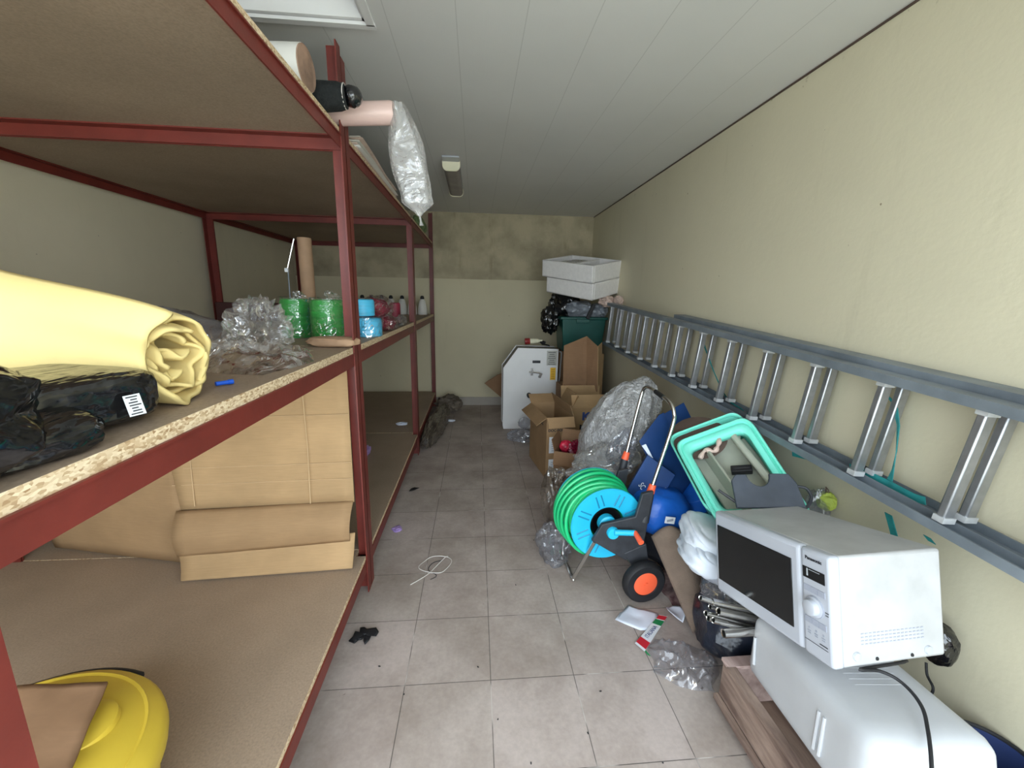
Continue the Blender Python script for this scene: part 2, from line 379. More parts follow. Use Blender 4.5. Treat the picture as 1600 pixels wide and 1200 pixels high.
        o = bpy.data.objects.new(name, me); COL.objects.link(o)
        if parent is not None: o.parent = parent; ROOTS[o.name] = ROOTS[parent.name]
        else: o.location = base; ROOTS[o.name] = Matrix.Translation(base)
        if smooth:
            for p in me.polygons: p.use_smooth = True
            try: me.set_sharp_from_angle(angle=R(angle))
            except Exception: pass
        if solid:
            md = o.modifiers.new('solid', 'SOLIDIFY'); md.thickness = solid; md.offset = 0
        if bevel:
            md = o.modifiers.new('bevel', 'BEVEL'); md.width = bevel; md.segments = seg; md.limit_method = 'ANGLE'; md.angle_limit = R(50)
            md.harden_normals = False
        if sub:
            md = o.modifiers.new('sub', 'SUBSURF'); md.levels = sub; md.render_levels = sub
        return o
def tag(o, label, cat, group=None, kind=None):
    o['label'] = label; o['category'] = cat
    if group: o['group'] = group
    if kind: o['kind'] = kind
    return o
def thing(name, label, cat, loc, group=None):
    o = bpy.data.objects.new(name, None); COL.objects.link(o); o.location = loc; o.empty_display_size = .05
    ROOTS[o.name] = Matrix.Translation(loc)
    return tag(o, label, cat, group)
def struct(name, mb, m, **kw):
    o = mb.build(name, m, **kw); o['kind'] = 'structure'; return o
def dup(root, loc, label=None, rotz=0):
    def cp(o, par):
        c = o.copy(); COL.objects.link(c); c.parent = par
        for ch in [x for x in kids.get(o.name, [])]: cp(ch, c)
        return c
    kids = {}
    for x in bpy.data.objects:
        if x.parent: kids.setdefault(x.parent.name, []).append(x)
    r = cp(root, None); r.location = loc; r.rotation_euler = (0, 0, rotz)
    if label: r['label'] = label
    return r
def text(name, body, size, mtx, m, parent, sx=1., bold=0.0):
    cu = bpy.data.curves.new(name, 'FONT'); cu.body = body; cu.size = size; cu.align_x = 'CENTER'; cu.align_y = 'CENTER'; cu.extrude = .0003; cu.offset = bold
    t = bpy.data.objects.new(name + '_tmp', cu); COL.objects.link(t)
    bpy.context.view_layer.update()
    me = bpy.data.meshes.new_from_object(t.evaluated_get(bpy.context.evaluated_depsgraph_get()))
    bpy.data.objects.remove(t)
    me.transform(ROOTS[parent.name].inverted() @ mtx @ Matrix.Diagonal((sx, 1, 1, 1)))
    me.materials.clear(); me.materials.append(m); me.name = name
    o = bpy.data.objects.new(name, me); COL.objects.link(o); o.parent = parent; ROOTS[o.name] = ROOTS[parent.name]; return o
def frame(o, x, y):
    """matrix with local x, y axes along the given directions"""
    X = Vector(x).normalized(); Z = X.cross(Vector(y)).normalized(); Y = Z.cross(X)
    m = Matrix((X, Y, Z)).transposed().to_4x4(); m.translation = Vector(o); return m
def align(o, z):
    z = Vector(z).normalized(); x = z.orthogonal().normalized()
    if abs(z.z) < .9: x = Vector((0, 0, 1)).cross(z).normalized()
    y = z.cross(x); m = Matrix((x, y, z)).transposed().to_4x4(); m.translation = Vector(o); return m
V = Vector

# ------------------------------------------------------------------ the room
XL, XR, YB, YF, ZC = -2.33, 1.475, 5.62, -0.35, 2.52
struct('floor', MB().box(((XL + XR) / 2, (YF + YB) / 2, -.05), (XR - XL + .3, YB - YF, .1)), M['tile'], smooth=False)
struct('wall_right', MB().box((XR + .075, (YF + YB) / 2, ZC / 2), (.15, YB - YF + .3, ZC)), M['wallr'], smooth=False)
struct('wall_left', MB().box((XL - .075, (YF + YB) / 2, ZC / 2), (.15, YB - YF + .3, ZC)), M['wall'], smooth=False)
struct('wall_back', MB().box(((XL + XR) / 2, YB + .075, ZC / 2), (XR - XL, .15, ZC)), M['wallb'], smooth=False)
struct('trim_1', MB().box(((XL + XR) / 2, YB - .008, 2.112), (XR - XL, .016, .816)), M['band'], smooth=False)
m_ = MB()
m_.box((XL + .10, YF - .075, ZC / 2), (.2, .15, ZC)); m_.box((XR - .02, YF - .075, ZC / 2), (.04, .15, ZC)); m_.box(((XL + XR) / 2, YF - .075, 2.435), (XR - XL, .15, .17))
struct('wall_front', m_, M['wall'], smooth=False)
m_ = MB(); HX0, HX1, HY0, HY1 = -1.07, -.475, 1.32, 1.915
for (a, b, c, d) in ((XL - .1, YF - .15, HX0, YB), (HX1, YF - .15, XR + .1, YB), (HX0, YF - .15, HX1, HY0), (HX0, HY1, HX1, YB)):
    m_.box(((a + c) / 2, (b + d) / 2, ZC + .04), (c - a, d - b, .08))
m_.box(((HX0 + HX1) / 2, (HY0 + HY1) / 2, ZC + .11), (.8, .8, .02))
struct('ceiling', m_, M['ceil'], smooth=False)
m_ = MB()
for (c, d) in (((HX0 + HX1) / 2, HY1 + .008), ((HX0 + HX1) / 2, HY0 - .008)): m_.box((c, d, ZC - .004), (HX1 - HX0 + .05, .03, .012))
for c in (HX0 - .008, HX1 + .008): m_.box((c, (HY0 + HY1) / 2, ZC - .004), (.03, HY1 - HY0, .012))
m_.box(((HX0 + HX1) / 2, HY1 - .012, ZC + .045), (HX1 - HX0, .02, .08)); m_.box((HX1 - .012, (HY0 + HY1) / 2, ZC + .045), (.02, HY1 - HY0, .08))
struct('trim_2', m_, M['whiteb'], smooth=False)
m_ = MB(); x = XL + .02
while x < XR - .01:
    w = min(.245, XR - x); m_.box((x + w / 2, YB - .006, .057), (w - .004, .012, .114)); x += .249
m_.box(((XL + XR) / 2, YB - .003, .055), (XR - XL, .006, .108))
struct('shadow_gap_strip', MB().box((XR - .003, (YF + YB) / 2, ZC - .004), (.006, YB - YF, .008)), M['brown'], smooth=False)  # dark strip painted as the shadow gap where wall meets ceiling
struct('baseboard_back', m_, M['skirt'], smooth=False)
struct('bounce_ground', MB().box((0, -5.4, -.06), (14, 9.8, .1)), std('bounce_ground_grey', (.42, .43, .38), .8, .12, 2, world=True), smooth=False)  # unseen ground outside, added to bounce daylight up to the ceiling

# ------------------------------------------------------------------ ceiling lamp
t = thing('bulkhead_lamp', 'elongated smoked bulkhead lamp with cream end cap mounted on the ceiling', 'ceiling lamp', (-.25, 3.95, ZC))
def capprof(w, h, n=10):
    pts = [(-w, 0), (-w, -h * .45)]
    pts += [(-w * math.cos(a) if False else -w + w * .55 * (1 - math.cos(a)), -h * .45 - h * .55 * math.sin(a)) for a in [math.pi / 2 * i / n for i in range(1, n + 1)]]
    return pts + [(-x, z) for x, z in pts[::-1]]
def xz(y): return Matrix.Translation((-.25, y, ZC)) @ Matrix.Rotation(R(90), 4, 'X')
MB().prism(capprof(.070, .078), -.012, xz(3.545)).build('end_cap', M['cream'], t, bevel=.003)
MB().prism(capprof(.066, .072), -.85, xz(3.558)).build('diffuser', M['lampshade'], t)
MB().prism(capprof(.070, .078), -.012, xz(4.408)).build('end_cap', M['cream'], t, bevel=.003)
MB().box((-.25, 3.49, ZC - .006), (.13, .11, .012)).build('mounting_plate', M['white'], t, bevel=.004)

# ------------------------------------------------------------------ steel shelving
XF, XW = -.60, -2.27
ZB, ZM, ZT = .207, 1.25, 2.14     # tops of the boards
def L_post(x, y, sx, sy, z0, z1):
    """angle iron: corner at x,y, flanges go towards sx and sy"""
    m = MB(); w, th = .052, .005
    m.box((x + sx * w / 2, y + sy * th / 2, (z0 + z1) / 2), (w, th, z1 - z0)); m.box((x + sx * th / 2, y + sy * w / 2, (z0 + z1) / 2), (th, w, z1 - z0)); return m
def bay(y0, y1, label, ptop0, ptop1, frontlast=True):
    t = thing('shelving_unit', label, 'shelving', ((XF + XW) / 2, (y0 + y1) / 2, 0), 'red steel shelving units along the left wall')
    L_post(XF, y0, -1, 1, 0, ptop0).build('post', M['red'], t, False); L_post(XF, y1, -1, -1, 0, ptop1).build('post', M['red'], t, False)
    L_post(XW, y0, 1, 1, 0, 2.3).build('post', M['red'], t, False); L_post(XW, y1, 1, -1, 0, 2.3).build('post', M['red'], t, False)
    for zt, hgt in ((ZB - .022, .07), (ZM - .028, .058), (ZT - .024, .048)):
        for x, s in ((XF, -1), (XW, 1)):
            m = MB(); m.box((x + s * .0085, (y0 + y1) / 2, zt - hgt / 2), (.005, y1 - y0 - .012, hgt)); m.box((x + s * .022, (y0 + y1) / 2, zt - .0025), (.044, y1 - y0 - .012, .005))
            o = m.build('side_rail', M['red'], t, False)
        for y, s in ((y0 + .006, 1), (y1 - .006, -1)):
            m = MB(); m.box(((XF + XW) / 2, y + s * .0025, zt - hgt / 2), (XF - XW - .012, .005, hgt)); m.box(((XF + XW) / 2, y + s * .022, zt - .0025), (XF - XW - .012, .044, .005))
            m.build('end_rail', M['red'], t, False)
    for zt, th in ((ZB, .022), (ZM, .028), (ZT, .024)):
        ya = y0 + .055 if zt != ZM else y0 + .055
        m = MB(); m.box(((XF + XW) / 2 - .028, (y0 + y1) / 2, zt - th / 2), (XF - XW - .056, y1 - y0 - .002, th))
        m.box((XF - .031, (y0 + y1) / 2, zt - th / 2), (.050, y1 - y0 - .108, th))
        m.build('shelf_board', M['board'], t, False)
    return t
bay(.402, 1.948, 'near bay of the red angle-iron shelving, holding the yellow roll and the cardboard sheets', 2.46, 2.45)
bay(1.953, 3.81, 'middle bay of the red angle-iron shelving, holding the blue and red twine spools', 2.42, 2.1)
bay(3.815, 5.56, 'far bay of the red angle-iron shelving, standing against the back wall', 2.1, 2.49)
# ---- near bay, middle shelf
t = thing('foam_roll', 'large loosely rolled sheet of pale yellow foam on the middle shelf', 'foam roll', (-1.1, .9, ZM))
def spiral(t0, turns, r1, k0, push):
    A0 = V((-.675, .925, 0)); ax = V((-1, .10, 0)).normalized(); e1 = V((-ax.y, ax.x, 0)) * -1; e2 = V((0, 0, 1))
    def fn(u, v):
        th = t0 + turns * 2 * math.pi * u; k = 1 - (1 - r1) * u
        s = v ** 1.5; D = 1.25 * s
        R0 = .088 + .080 * min(1, D / .55) ** .8
        fl = (1 - min(1, D / .35)) ** 2
        wob = 1 + fl * (.10 + .24 * noise.noise(V((math.cos(th) * 1.6, math.sin(th) * 1.6, u * 3 + k0))) + .07 * math.sin(4 * th + k0 + u * 9)) + .02 * noise.noise(V((math.cos(th), math.sin(th), D * 6)))
        rr = R0 * k * wob
        off = fl * (.05 * noise.noise(V((math.cos(th) * 1.5, math.sin(th) * 1.5, u * 5 + 4 + k0)))) + push * u
        p = A0 + ax * (D + off) + e1 * rr * math.cos(th) + e2 * (rr * math.sin(th) * (.96) + ZM + R0 + .003)
        if p.z < ZM + .004 + .006 * u: p.z = ZM + .004 + .006 * u
        return p
    return fn
m = MB(); m.grid(spiral(1.9, 3.4, .42, 0, .02), 260, 26)
m.build('outer_sheet', M['foam'], t, solid=.007)
def inner(u, v):
    th = u * 5.2; r = .026 + .010 * math.sin(u * 17)
    return V((-.70 - v * .25 + .02 * math.sin(u * 9), .925 + r * math.cos(th) * 1.2, 1.335 + r * math.sin(th) * .9 + .008 * math.sin(u * 23)))
m = MB(); m.grid(inner, 60, 6); m.build('inner_fold', M['foam'], t, solid=.006)
t = thing('black_bag', 'shiny black plastic bag around a flat pack with white barcode sticker on the shelf', 'plastic bag', (-.8, .6, ZM))
def packfn(c, d, seed, amp):
    m = MB(); m.blob(c, d, (0, 0, 0), amp, 2.2, 5, seed, ZM + .003, .55, True); return m
Mpack = frame((-.785, .70, 1.302), (.30, 1, 0), (-1, .30, 0))
m = MB(Mpack); m.blob((0, 0, 0), (.150, .125, .048), (0, 0, 0), .035, 3.2, 5, 3, None, .42, True)
m.blob((.10, .11, -.044), (.10, .02, .006), (0, 0, .2), .3, 3, 4, 5)
m.build('wrapped_pack', M['blackbag'], t)
m = MB(); m.blob((-.73, .48, 1.325), (.12, .145, .088), (0, R(10), R(-12)), .16, 1.6, 5, 8, ZM + .003, .85, True)
m.blob((-.668, .570, 1.281), (.045, .10, .031), (0, R(14), R(-16)), .12, 2.4, 5, 4, ZM + .003, .8, True)
m.build('loose_end', M['blackbag'], t)
st = frame((-0.640, 0.733, 1.291), (.3, 1, 0), (-.25, .08, 1))
m = MB(st); m.box((0, 0, .006), (.026, .036, .001)); o = m.build('barcode_sticker', M['label'], t, False)
m = MB(st)
for i in range(7): m.box((-.001 + (i % 2) * .002, -.0145 + i * .0048, .0068), (.018 - (i % 3) * .004, .0020, .0006))
m.build('barcode_print', M['ink'], o, False)
m = MB(); A = V((-0.704, 1.068, 1.258)); B = V((-0.680, 1.099, 1.258)); d_ = (B - A)
m.tube([A, A + d_ * .7, A + d_ * .72, B], [.0055, .0055, .0065, .0065], 12)
tag(m.build('marker_pen', M['bluepen']), 'blue pen cap lying beside the end of the yellow foam roll', 'pen')
# clear film heap
def heap(cx, cy, lx, ly, hgt, seed, z0, rotz=0, rid=2.4, nu=70, nv=60, sag=0, edge=.5):
    c, s_ = math.cos(rotz), math.sin(rotz)
    def fn(u, v):
        a, b = (u - .5) * 2, (v - .5) * 2
        e = max(0, 1 - a * a) ** edge * max(0, 1 - b * b) ** edge
        q = V((a * rid, b * rid, seed))
        h_ = hgt * e * (.35 + .75 * (1 - abs(noise.noise(q + .4 * noise.noise_vector(q))) * 2.4) + .25 * (1 - abs(noise.noise(q * 2.6)) * 3)) 
        wx = .10 * noise.noise(V((a * 2, b * 2, seed + 5))); wy = .10 * noise.noise(V((a * 2, b * 2, seed + 11)))
        X = (a + wx) * lx * (1 + .12 * math.sin(3 * b + seed)); Y = (b + wy) * ly * (1 + .12 * math.sin(3 * a + seed * 2))
        return V((cx + X * c - Y * s_, cy + X * s_ + Y * c, z0 + max(.002, h_)))
    return MB().grid(fn, nu, nv)
tag(heap(-.96, 1.47, .30, .26, .065, 2.0, ZM, .1).build('plastic_film', M['filmbright']), 'heap of shiny clear plastic film between the yellow roll and the green spools', 'plastic film')
tag(MB().blob((-.93, 1.76, 1.34), (.10, .09, .105), (0, R(15), 0), .6, 3.4, 4, 4, ZM + .004).build('plastic_bag', M['filmbright']), 'upright crumpled clear plastic bag left of the green spools', 'plastic bag')
tag(MB().blob((-1.42, 2.0, 1.315), (.30, .11, .085), (0, R(6), R(-10)), .30, 1.8, 4, 6, ZM + .004).build('plastic_wrapping', M['filmgrey']), 'long dusty clear plastic wrapping behind the yellow foam roll', 'plastic wrapping')
tag(MB().box((-1.78, 3.70, 1.325), (.86, .03, .15)).build('steel_offcut', M['maroon'], bevel=.003), 'dark maroon board on edge at the back of the middle shelf', 'board')
def cone_profile(r, h_): return [(r * .55, 0), (r * .94, .002), (r, h_ * .06), (r * 1.01, h_ * .5), (r * 1.0, h_ * .90), (r * .93, h_ * .975), (r * .80, h_), (r * .42, h_ * 1.003), (r * .40, h_ * .96)]
def spool(name, label, loc, r, h_, m, wrapm, group, wrapamp=.16, seed=1, tilt=(0, 0, 0), tuft=True):
    t = thing(name, label, 'twine spool', loc, group)
    mt = Matrix.Translation(loc) @ Euler(tilt).to_matrix().to_4x4()
    MB(mt).lathe(cone_profile(r, h_), 32).build('twine', M[m], t)
    if wrapm:
        w = MB(mt); w.grid(lambda u, v: V((0, 0, 0)) + V((math.cos(u * 2 * math.pi), math.sin(u * 2 * math.pi), 0)) * (r * (1.05 + .07 * noise.noise(V((math.cos(u * 6.283) * 2.2, math.sin(u * 6.283) * 2.2, v * 2 + seed)))) * min(1, .25 + 7 * (1 - v)) ** .6) + V((0, 0, h_ * (1.04 + .03 * noise.noise(V((u * 9, seed, 0)))) * min(1, v * 1.15))), 56, 30, wrap=True)
        if tuft: w.blob((r * .3, 0, h_ * 1.07), (r * .40, r * .25, h_ * .10), (0, .4, 0), .6, 3, 3, seed + 3)
        w.build('clear_wrapper', M[wrapm], t)
    return t
G = 'green twine spools in clear wrappers'
spool('twine_spool', 'green twine spool in clear wrap, left one, in front of the tall cardboard tube', (-1.015, 2.33, ZM), .075, .205, 'green', 'film', G, seed=3)
spool('twine_spool', 'green twine spool in clear wrap, right one, beside the red post', (-.80, 2.19, ZM), .083, .205, 'green', 'film', G, seed=8)
tag(MB().lathe([(.040, 0), (.040, .56), (.034, .56), (.034, .54), (.034, .01), (.04, 0)], 28, Matrix.Translation((-1.09, 2.72, ZM)), cap=False).build('cardboard_tube', M['kraft']), 'tall brown cardboard tube standing behind the green spools', 'cardboard tube')
t = thing('thin_rod', 'thin grey rod leaning beside the cardboard tube', 'rod', (-1.166, 2.620, 1.325))
MB().tube([(-1.162, 2.620, 1.325), (-1.158, 2.620, 1.615)], .004, 8).build('rod', M['aludull'], t); MB().tube([(-1.161, 2.620, 1.623), (-1.110, 2.620, 1.792)], .005, 8).build('bent_tip', M['steel'], t)
MB().box((-1.165, 2.620, 1.615), (.018, .018, .022)).build('tape_band', M['label'], t)
tag(MB().blob((-.70, 1.93, ZM + .022), (.11, .055, .022), (0, 0, R(-12)), .15, 2, 4, 3, ZM + .002, .6).build('paper_bundle', M['kraft']), 'flat brown paper bundle at the foot of the green spools', 'paper bundle')
# middle bay
G = 'light blue twine spools stacked beside the post'
spool('twine_spool', 'light blue twine spool lying at the bottom, right behind the red post', (-.675, 2.42, ZM), .084, .105, 'aqua', 'film', G, tuft=False)
spool('twine_spool', 'light blue twine spool on top of the other light blue one', (-.70, 2.44, ZM + .112), .068, .095, 'aqua', None, G)
def netbag(label, c, rad, seed, grp):
    t = thing('twine_bag', label, 'twine bag', (c[0], c[1], c[2] - rad[2]), grp)
    MB().blob(c, [k * .88 for k in rad], (0, 0, 0), .2, 3, 4, seed, ZM + .004).build('red_twine', M['crimson'], t)
    MB().blob(c, [k * 1.1 for k in rad], (0, 0, 0), .35, 3, 4, seed + 2, ZM + .003).build('clear_bag', M['film'], t)
netbag('clear bag of crimson twine, lower one on the shelf edge', (-.665, 2.84, 1.30), (.075, .15, .052), 1, 'bags of crimson twine')
netbag('clear bag of crimson twine, upper one behind the light blue spools', (-.70, 2.80, 1.40), (.085, .13, .065), 5, 'bags of crimson twine')
tag(MB().blob((-.64, 3.28, 1.29), (.035, .17, .04), (0, 0, 0), .4, 3, 4, 12, ZM + .003).build('plastic_bag', M['filmgrey']), 'small twisted clear plastic bag on the shelf edge beyond the crimson twine', 'plastic bag')
spool('thread_cone', 'tall dark red thread cone beside the second front post', (-.74, 3.62, ZM), .045, .17, 'crimson', None, None)
b0 = thing('thread_cone', 'white thread cone with black tip, right at the far shelf end', 'thread cone', (-.72, 5.30, ZM), 'white thread cones in a row at the far end of the middle shelf')
MB(Matrix.Translation((-.72, 5.30, ZM))).lathe([(.055, 0), (.06, .01), (.052, .10), (.036, .17), (.02, .19)], 24).build('thread', M['rollw'], b0)
MB(Matrix.Translation((-.72, 5.30, ZM))).lathe([(.02, .185), (.026, .20), (.018, .225), (.006, .23)], 16).build('black_tip', M['black'], b0)
pl2 = ['white thread cone next to the last one at the far shelf end', 'white thread cone behind the second front post', 'thread cone third from the left end of the far row', 'thread cone fourth from the left end of the far row', 'thread cone left of the middle one in the far row', 'thread cone second from the left end of the far row', 'thread cone at the left end of the far row']
for i, xx in enumerate((-.845, -.97, -1.10, -1.22, -1.33, -1.45, -1.60)):
    dup(b0, (xx, 5.30 + .03 * (i % 2), ZM), pl2[i])
# ---- top shelf
t = thing('plastic_roll', 'thick white plastic sheet roll lying on the top shelf', 'plastic roll', (-.95, 1.52, ZT))
rc = V((-.615, 1.60, ZT + .068))
MB().lathe([(.068, 0), (.068, -.75)], 32, align(rc, (1, -.06, .0))).build('sheet_roll', M['rollw'], t)
MB().lathe([(.002, .004), (.025, .003), (.04, .006), (.055, .002), (.066, .004), (.066, -.004)], 32, align(rc, (1, -.06, 0))).build('roll_end', M['corecard'], t)
t = thing('black_bundle', 'black mesh bundle poking over the top shelf edge, tied with white string', 'bundle', (-.65, 1.72, ZT))
bx = V((1, .10, .10)).normalized()
MB().lathe([(.02, -.22), (.050, -.20), (.052, -.1), (.050, 0), (.047, .06), (.040, .085)], 20, align((-.62, 1.755, ZT + .050), bx)).build('mesh_body', std('black_mesh', (.008, .010, .010), .85, .4, 60, bmp=.9, bs=120, bd=.006), t)
MB().blob(V((-.62, 1.755, ZT + .050)) + bx * .105, (.038, .036, .036), (0, 0, 0), .12, 2, 3, 2).build('plastic_end', M['blackbag'], t)
MB().tube([V((-.62, 1.755, ZT + .050)) + bx * .082 + V((0, .041 * math.cos(a), .041 * math.sin(a))) for a in [i * math.pi / 8 for i in range(16)]], .0022, 6, closed=True).build('string_tie', M['string'], t)
t = thing('bag_roll', 'pink roll of plastic bags sticking out over the aisle, its last bag hanging', 'bag roll', (-.55, 1.92, ZT))
ra = align((-.84, 1.93, ZT + .045), V((1, -.02, .06)))
MB().lathe([(.012, 0), (.042, .002), (.044, .02), (.043, .2), (.044, .44), (.040, .452), (.012, .45)], 28, ra).build('roll', M['pink'], t)
def hang(u, v):
    top = V((-.392, 1.93, ZT + .10)); z = top.z - v * .42
    wid = .032 + .045 * math.sin(min(1, v * 1.25) * math.pi * .75); 
    if v > .88: wid *= max(.12, 1 - (v - .88) * 8)
    dep = .05 * (1 - .5 * v) * (1 if v < .88 else max(.15, 1 - (v - .88) * 8)); th = u * 2 * math.pi
    k = 1 + .18 * noise.noise(V((math.cos(th) * 2, math.sin(th) * 2, v * 2.5)))
    return V((top.x + .02 + v * .072 + wid * math.cos(th) * k, top.y + dep * math.sin(th) * k, z))
m = MB(); m.grid(hang, 48, 40, wrap=True); m.tube([(-.300, 1.93, ZT - .315), (-.296, 1.93, ZT - .34), (-.293, 1.93, ZT - .36)], [.006, .004, .010], 8)
m.build('hanging_bag', M['filmmilk'], t)
t = thing('paper_stack', 'loose pale sheets of packing paper along the top shelf edge in the middle bay', 'paper stack', (-.7, 2.6, ZT))
for i in range(6):
    def fn(u, v, i=i): return V((-.60 - .34 * v + .01 * math.sin(i * 2), 2.12 + u * (1.0 - i * .03) + .02 * i, ZT + .003 + i * .009 + .035 * max(0, math.sin(u * 2.6 + i * .4)) * (1 - v * .6) * (i / 5)))
    MB().grid(fn, 24, 6).build('sheet', M['rollw'] if i % 2 else M['pinkbag'], t, solid=.002)
tag(MB().blob((-.66, 4.75, ZT + .075), (.06, .34, .075), (0, 0, 0), .2, 2, 4, 3, ZT + .002).build('green_sack', std('faded_green_sack', (.16, .24, .10), .7, .45, 7)), 'faded green sack on the top shelf in the far bay', 'sack')
# ---- bottom shelf, near bay
t = thing('cardboard_sheet', 'large creased cardboard box opened flat, standing across the end of the bottom shelf', 'cardboard', (-1.1, 1.82, ZB))
def quad(name, pts, m, th=.006, nu=16, nv=12, bulge=0, seed=0, wob=.004):
    a, b, c, d = [V(p) for p in pts]
    nn = (b - a).cross(d - a).normalized()
    def fn(u, v):
        p = (a * (1 - u) + b * u) * (1 - v) + (d * (1 - u) + c * u) * v
        return p + nn * (bulge * math.sin(math.pi * v) + wob * noise.noise(V((u * 3, v * 3, seed))))
    return MB().grid(fn, nu, nv).build(name, m, t, solid=th)
quad('back_panel', [(-1.405, 1.86, .50), (-.635, 1.87, .515), (-.640, 1.90, 1.16), (-1.46, 1.88, 1.16)], M['card2'], seed=1)
quad('middle_panel', [(-1.41, 1.80, .300), (-.655, 1.83, .335), (-.640, 1.87, .52), (-1.42, 1.85, .50)], M['card'], bulge=.035, seed=2)
quad('lower_flap', [(-1.37, 1.745, .215), (-.64, 1.79, .215), (-.635, 1.85, .365), (-1.40, 1.80, .305)], M['card2'], bulge=-.006, seed=3)
quad('side_panel', [(-2.16, 2.05, .215), (-1.39, 1.87, .215), (-1.40, 1.895, .85), (-2.2, 2.04, .85)], M['card'], seed=4, bulge=.02)
m = MB()
for xx in (-.83, -1.34):
    m.tube([(xx, 1.853, .52), (xx + .003, 1.868, .8), (xx - .004, 1.878, 1.15)], .0022, 6)
for zz in (.62, .70, .93): m.tube([(-1.43, 1.858 + (zz - .5) * .035, zz), (-.64, 1.865 + (zz - .5) * .035, zz + .015)], .0014, 6)
m.build('crease_lines', std('cardboard_crease', (.56, .39, .22), .8), t)
t = thing('yellow_drum', 'round yellow plastic tub with domed lid at the near end of the bottom shelf', 'tub', (-.98, .71, ZB))
yc = Matrix.Translation((-1.12, .765, ZB)) @ Matrix.Diagonal((1, 1, 1.08, 1))
MB(yc).lathe([(.25, 0), (.285, .02), (.30, .14), (.305, .17)], 48).build('tub_body', M['yellow'], t)
MB(yc).lathe([(.318, .15), (.322, .17), (.320, .19), (.31, .205), (.292, .213), (.287, .219), (.280, .216), (.24, .235), (.16, .255), (.05, .265), (.001, .266)], 64).build('domed_lid', M['yellow'], t)
MB(yc).lathe([(.075, .0), (.072, .012), (.055, .02), (.001, .022)], 32, Matrix.Translation((.13, .10, .238))).build('raised_boss', M['yellow'], t)
m = MB(yc); m.tube([(.318 * math.cos(a), .318 * math.sin(a), .185) for a in [R(70 + i * 5) for i in range(16)]], .014, 10); m.build('carry_handle', M['black'], t)
t = thing('cardboard_box', 'brown cardboard box flap leaning in front of the yellow tub', 'cardboard', (-.95, .62, ZB))
quad('flap', [(-0.895, 0.740, 0.500), (-0.978, 0.943, 0.520), (-1.187, 0.947, 0.520), (-1.074, 0.725, 0.500)], M['card3'], th=.006, seed=9)
quad('front_panel', [(-1.106, 0.847, 0.220), (-0.978, 0.943, 0.520), (-0.895, 0.740, 0.500), (-1.132, 0.842, 0.210)], M['card3'], th=.005, seed=5) if False else None
tag(MB().blob((-.95, 3.25, ZB + .03), (.03, .10, .035), (0, 0, 0), .5, 3, 3, 5, ZB + .002).build('crumpled_wrapper', M['lilac']), 'small crumpled lilac wrapper on the bottom shelf of the middle bay', 'wrapper')
tag(MB().blob((-.80, 4.05, ZB + .015), (.05, .03, .015), (0, 0, 0), .5, 3, 3, 6, ZB + .002).build('crumpled_tissue', M['paper']), 'small crumpled white tissue on the bottom shelf of the far bay', 'tissue')

# ------------------------------------------------------------------ ladder on the right wall
t = thing('extension_ladder', 'long two-section aluminium ladder lying on its side against the right wall', 'ladder', (1.40, 2.4, 1.0))
def zt(y): return 1.140 + .0634 * y
def zb(y): return .800 + .0555 * y
FX, DX = 1.315, .062
def rail(name, x0, x1, zf, y0, y1, up):
    m = MB(); th = .004; hh = .030
    # channel section: wide web with two lips turned inwards to the rungs
    pts = []
    for y in (y0, y1):
        z = zf(y); pts.append(z)
    def bar(xa, xb, za, zb_):
        vs = []
        for y, z in ((y0, pts[0]), (y1, pts[1])):
            for xx, dz in ((xa, za), (xb, za), (xb, zb_), (xa, zb_)): vs.append((xx, y, z + dz))
        m.add(vs, [(0, 1, 2, 3), (7, 6, 5, 4), (0, 4, 5, 1), (1, 5, 6, 2), (2, 6, 7, 3), (3, 7, 4, 0)])
    if up: bar(x0, x1, hh - th, hh); bar(x0, x0 + th, 0, hh - th); bar(x1 - th, x1, 0, hh - th)
    else: bar(x0, x1, -hh, -hh + th); bar(x0, x0 + th, -hh + th, 0); bar(x1 - th, x1, -hh + th, 0)
    return m.build(name, M['aludull'], t, False)
rail('rail', FX, FX + DX, zt, .30, 4.32, True); rail('rail', FX - .025, FX + DX - .025, zb, .30, 4.32, False)
rail('rail', FX + .070, FX + .156, lambda y: zt(y) + .022, .30, 2.95, True); rail('rail', FX + .05, FX + .128, lambda y: zb(y) - .008, .30, 2.95, False)
y = .991 - .295 * 2; k = 0
while y < 4.25:
    for dx in (0, .072):
        if dx and y > 2.9: pass
        a = V((FX + .031 + dx, y - .012, zt(y) + .004)); b = V((FX + .006 + dx, y + .012, zb(y) - .004))
        fr = frame(a, b - a, (1, 0, 0)); L = (b - a).length
        m = MB(fr); m.box((L / 2, 0, 0), (L, .036, .024)); m.build('rung', M['alu'], t, bevel=.005)
        for xb in (.012, L - .012): MB(fr).box((xb, 0, 0), (.018, .042, .030)).build('rung_bracket', M['bracket'], t, False)
    y += .295
t = thing('ratchet_strap', 'teal webbing strap threaded loosely through the ladder rungs', 'strap', (1.40, 1.5, 1.0))
m = MB()
m.ribbon([(1.400, 1.316, 1.167), (1.400, 1.280, 1.139), (1.405, 1.257, 1.069), (1.410, 1.249, 0.978), (1.405, 1.243, 0.909), (1.390, 1.233, 0.872)], [.024, .02, .012, .008, .012, .02], [(0, 1, .4), (0, 1, .2), (.3, 1, 0), (.8, .5, 0), (.5, 1, 0), (0, 1, 0)])
m.ribbon([(1.370, 1.369, 0.867), (1.380, 1.320, 0.868), (1.385, 1.226, 0.864), (1.385, 1.139, 0.858), (1.385, 1.108, 0.863)], .026, (0, .3, 1))
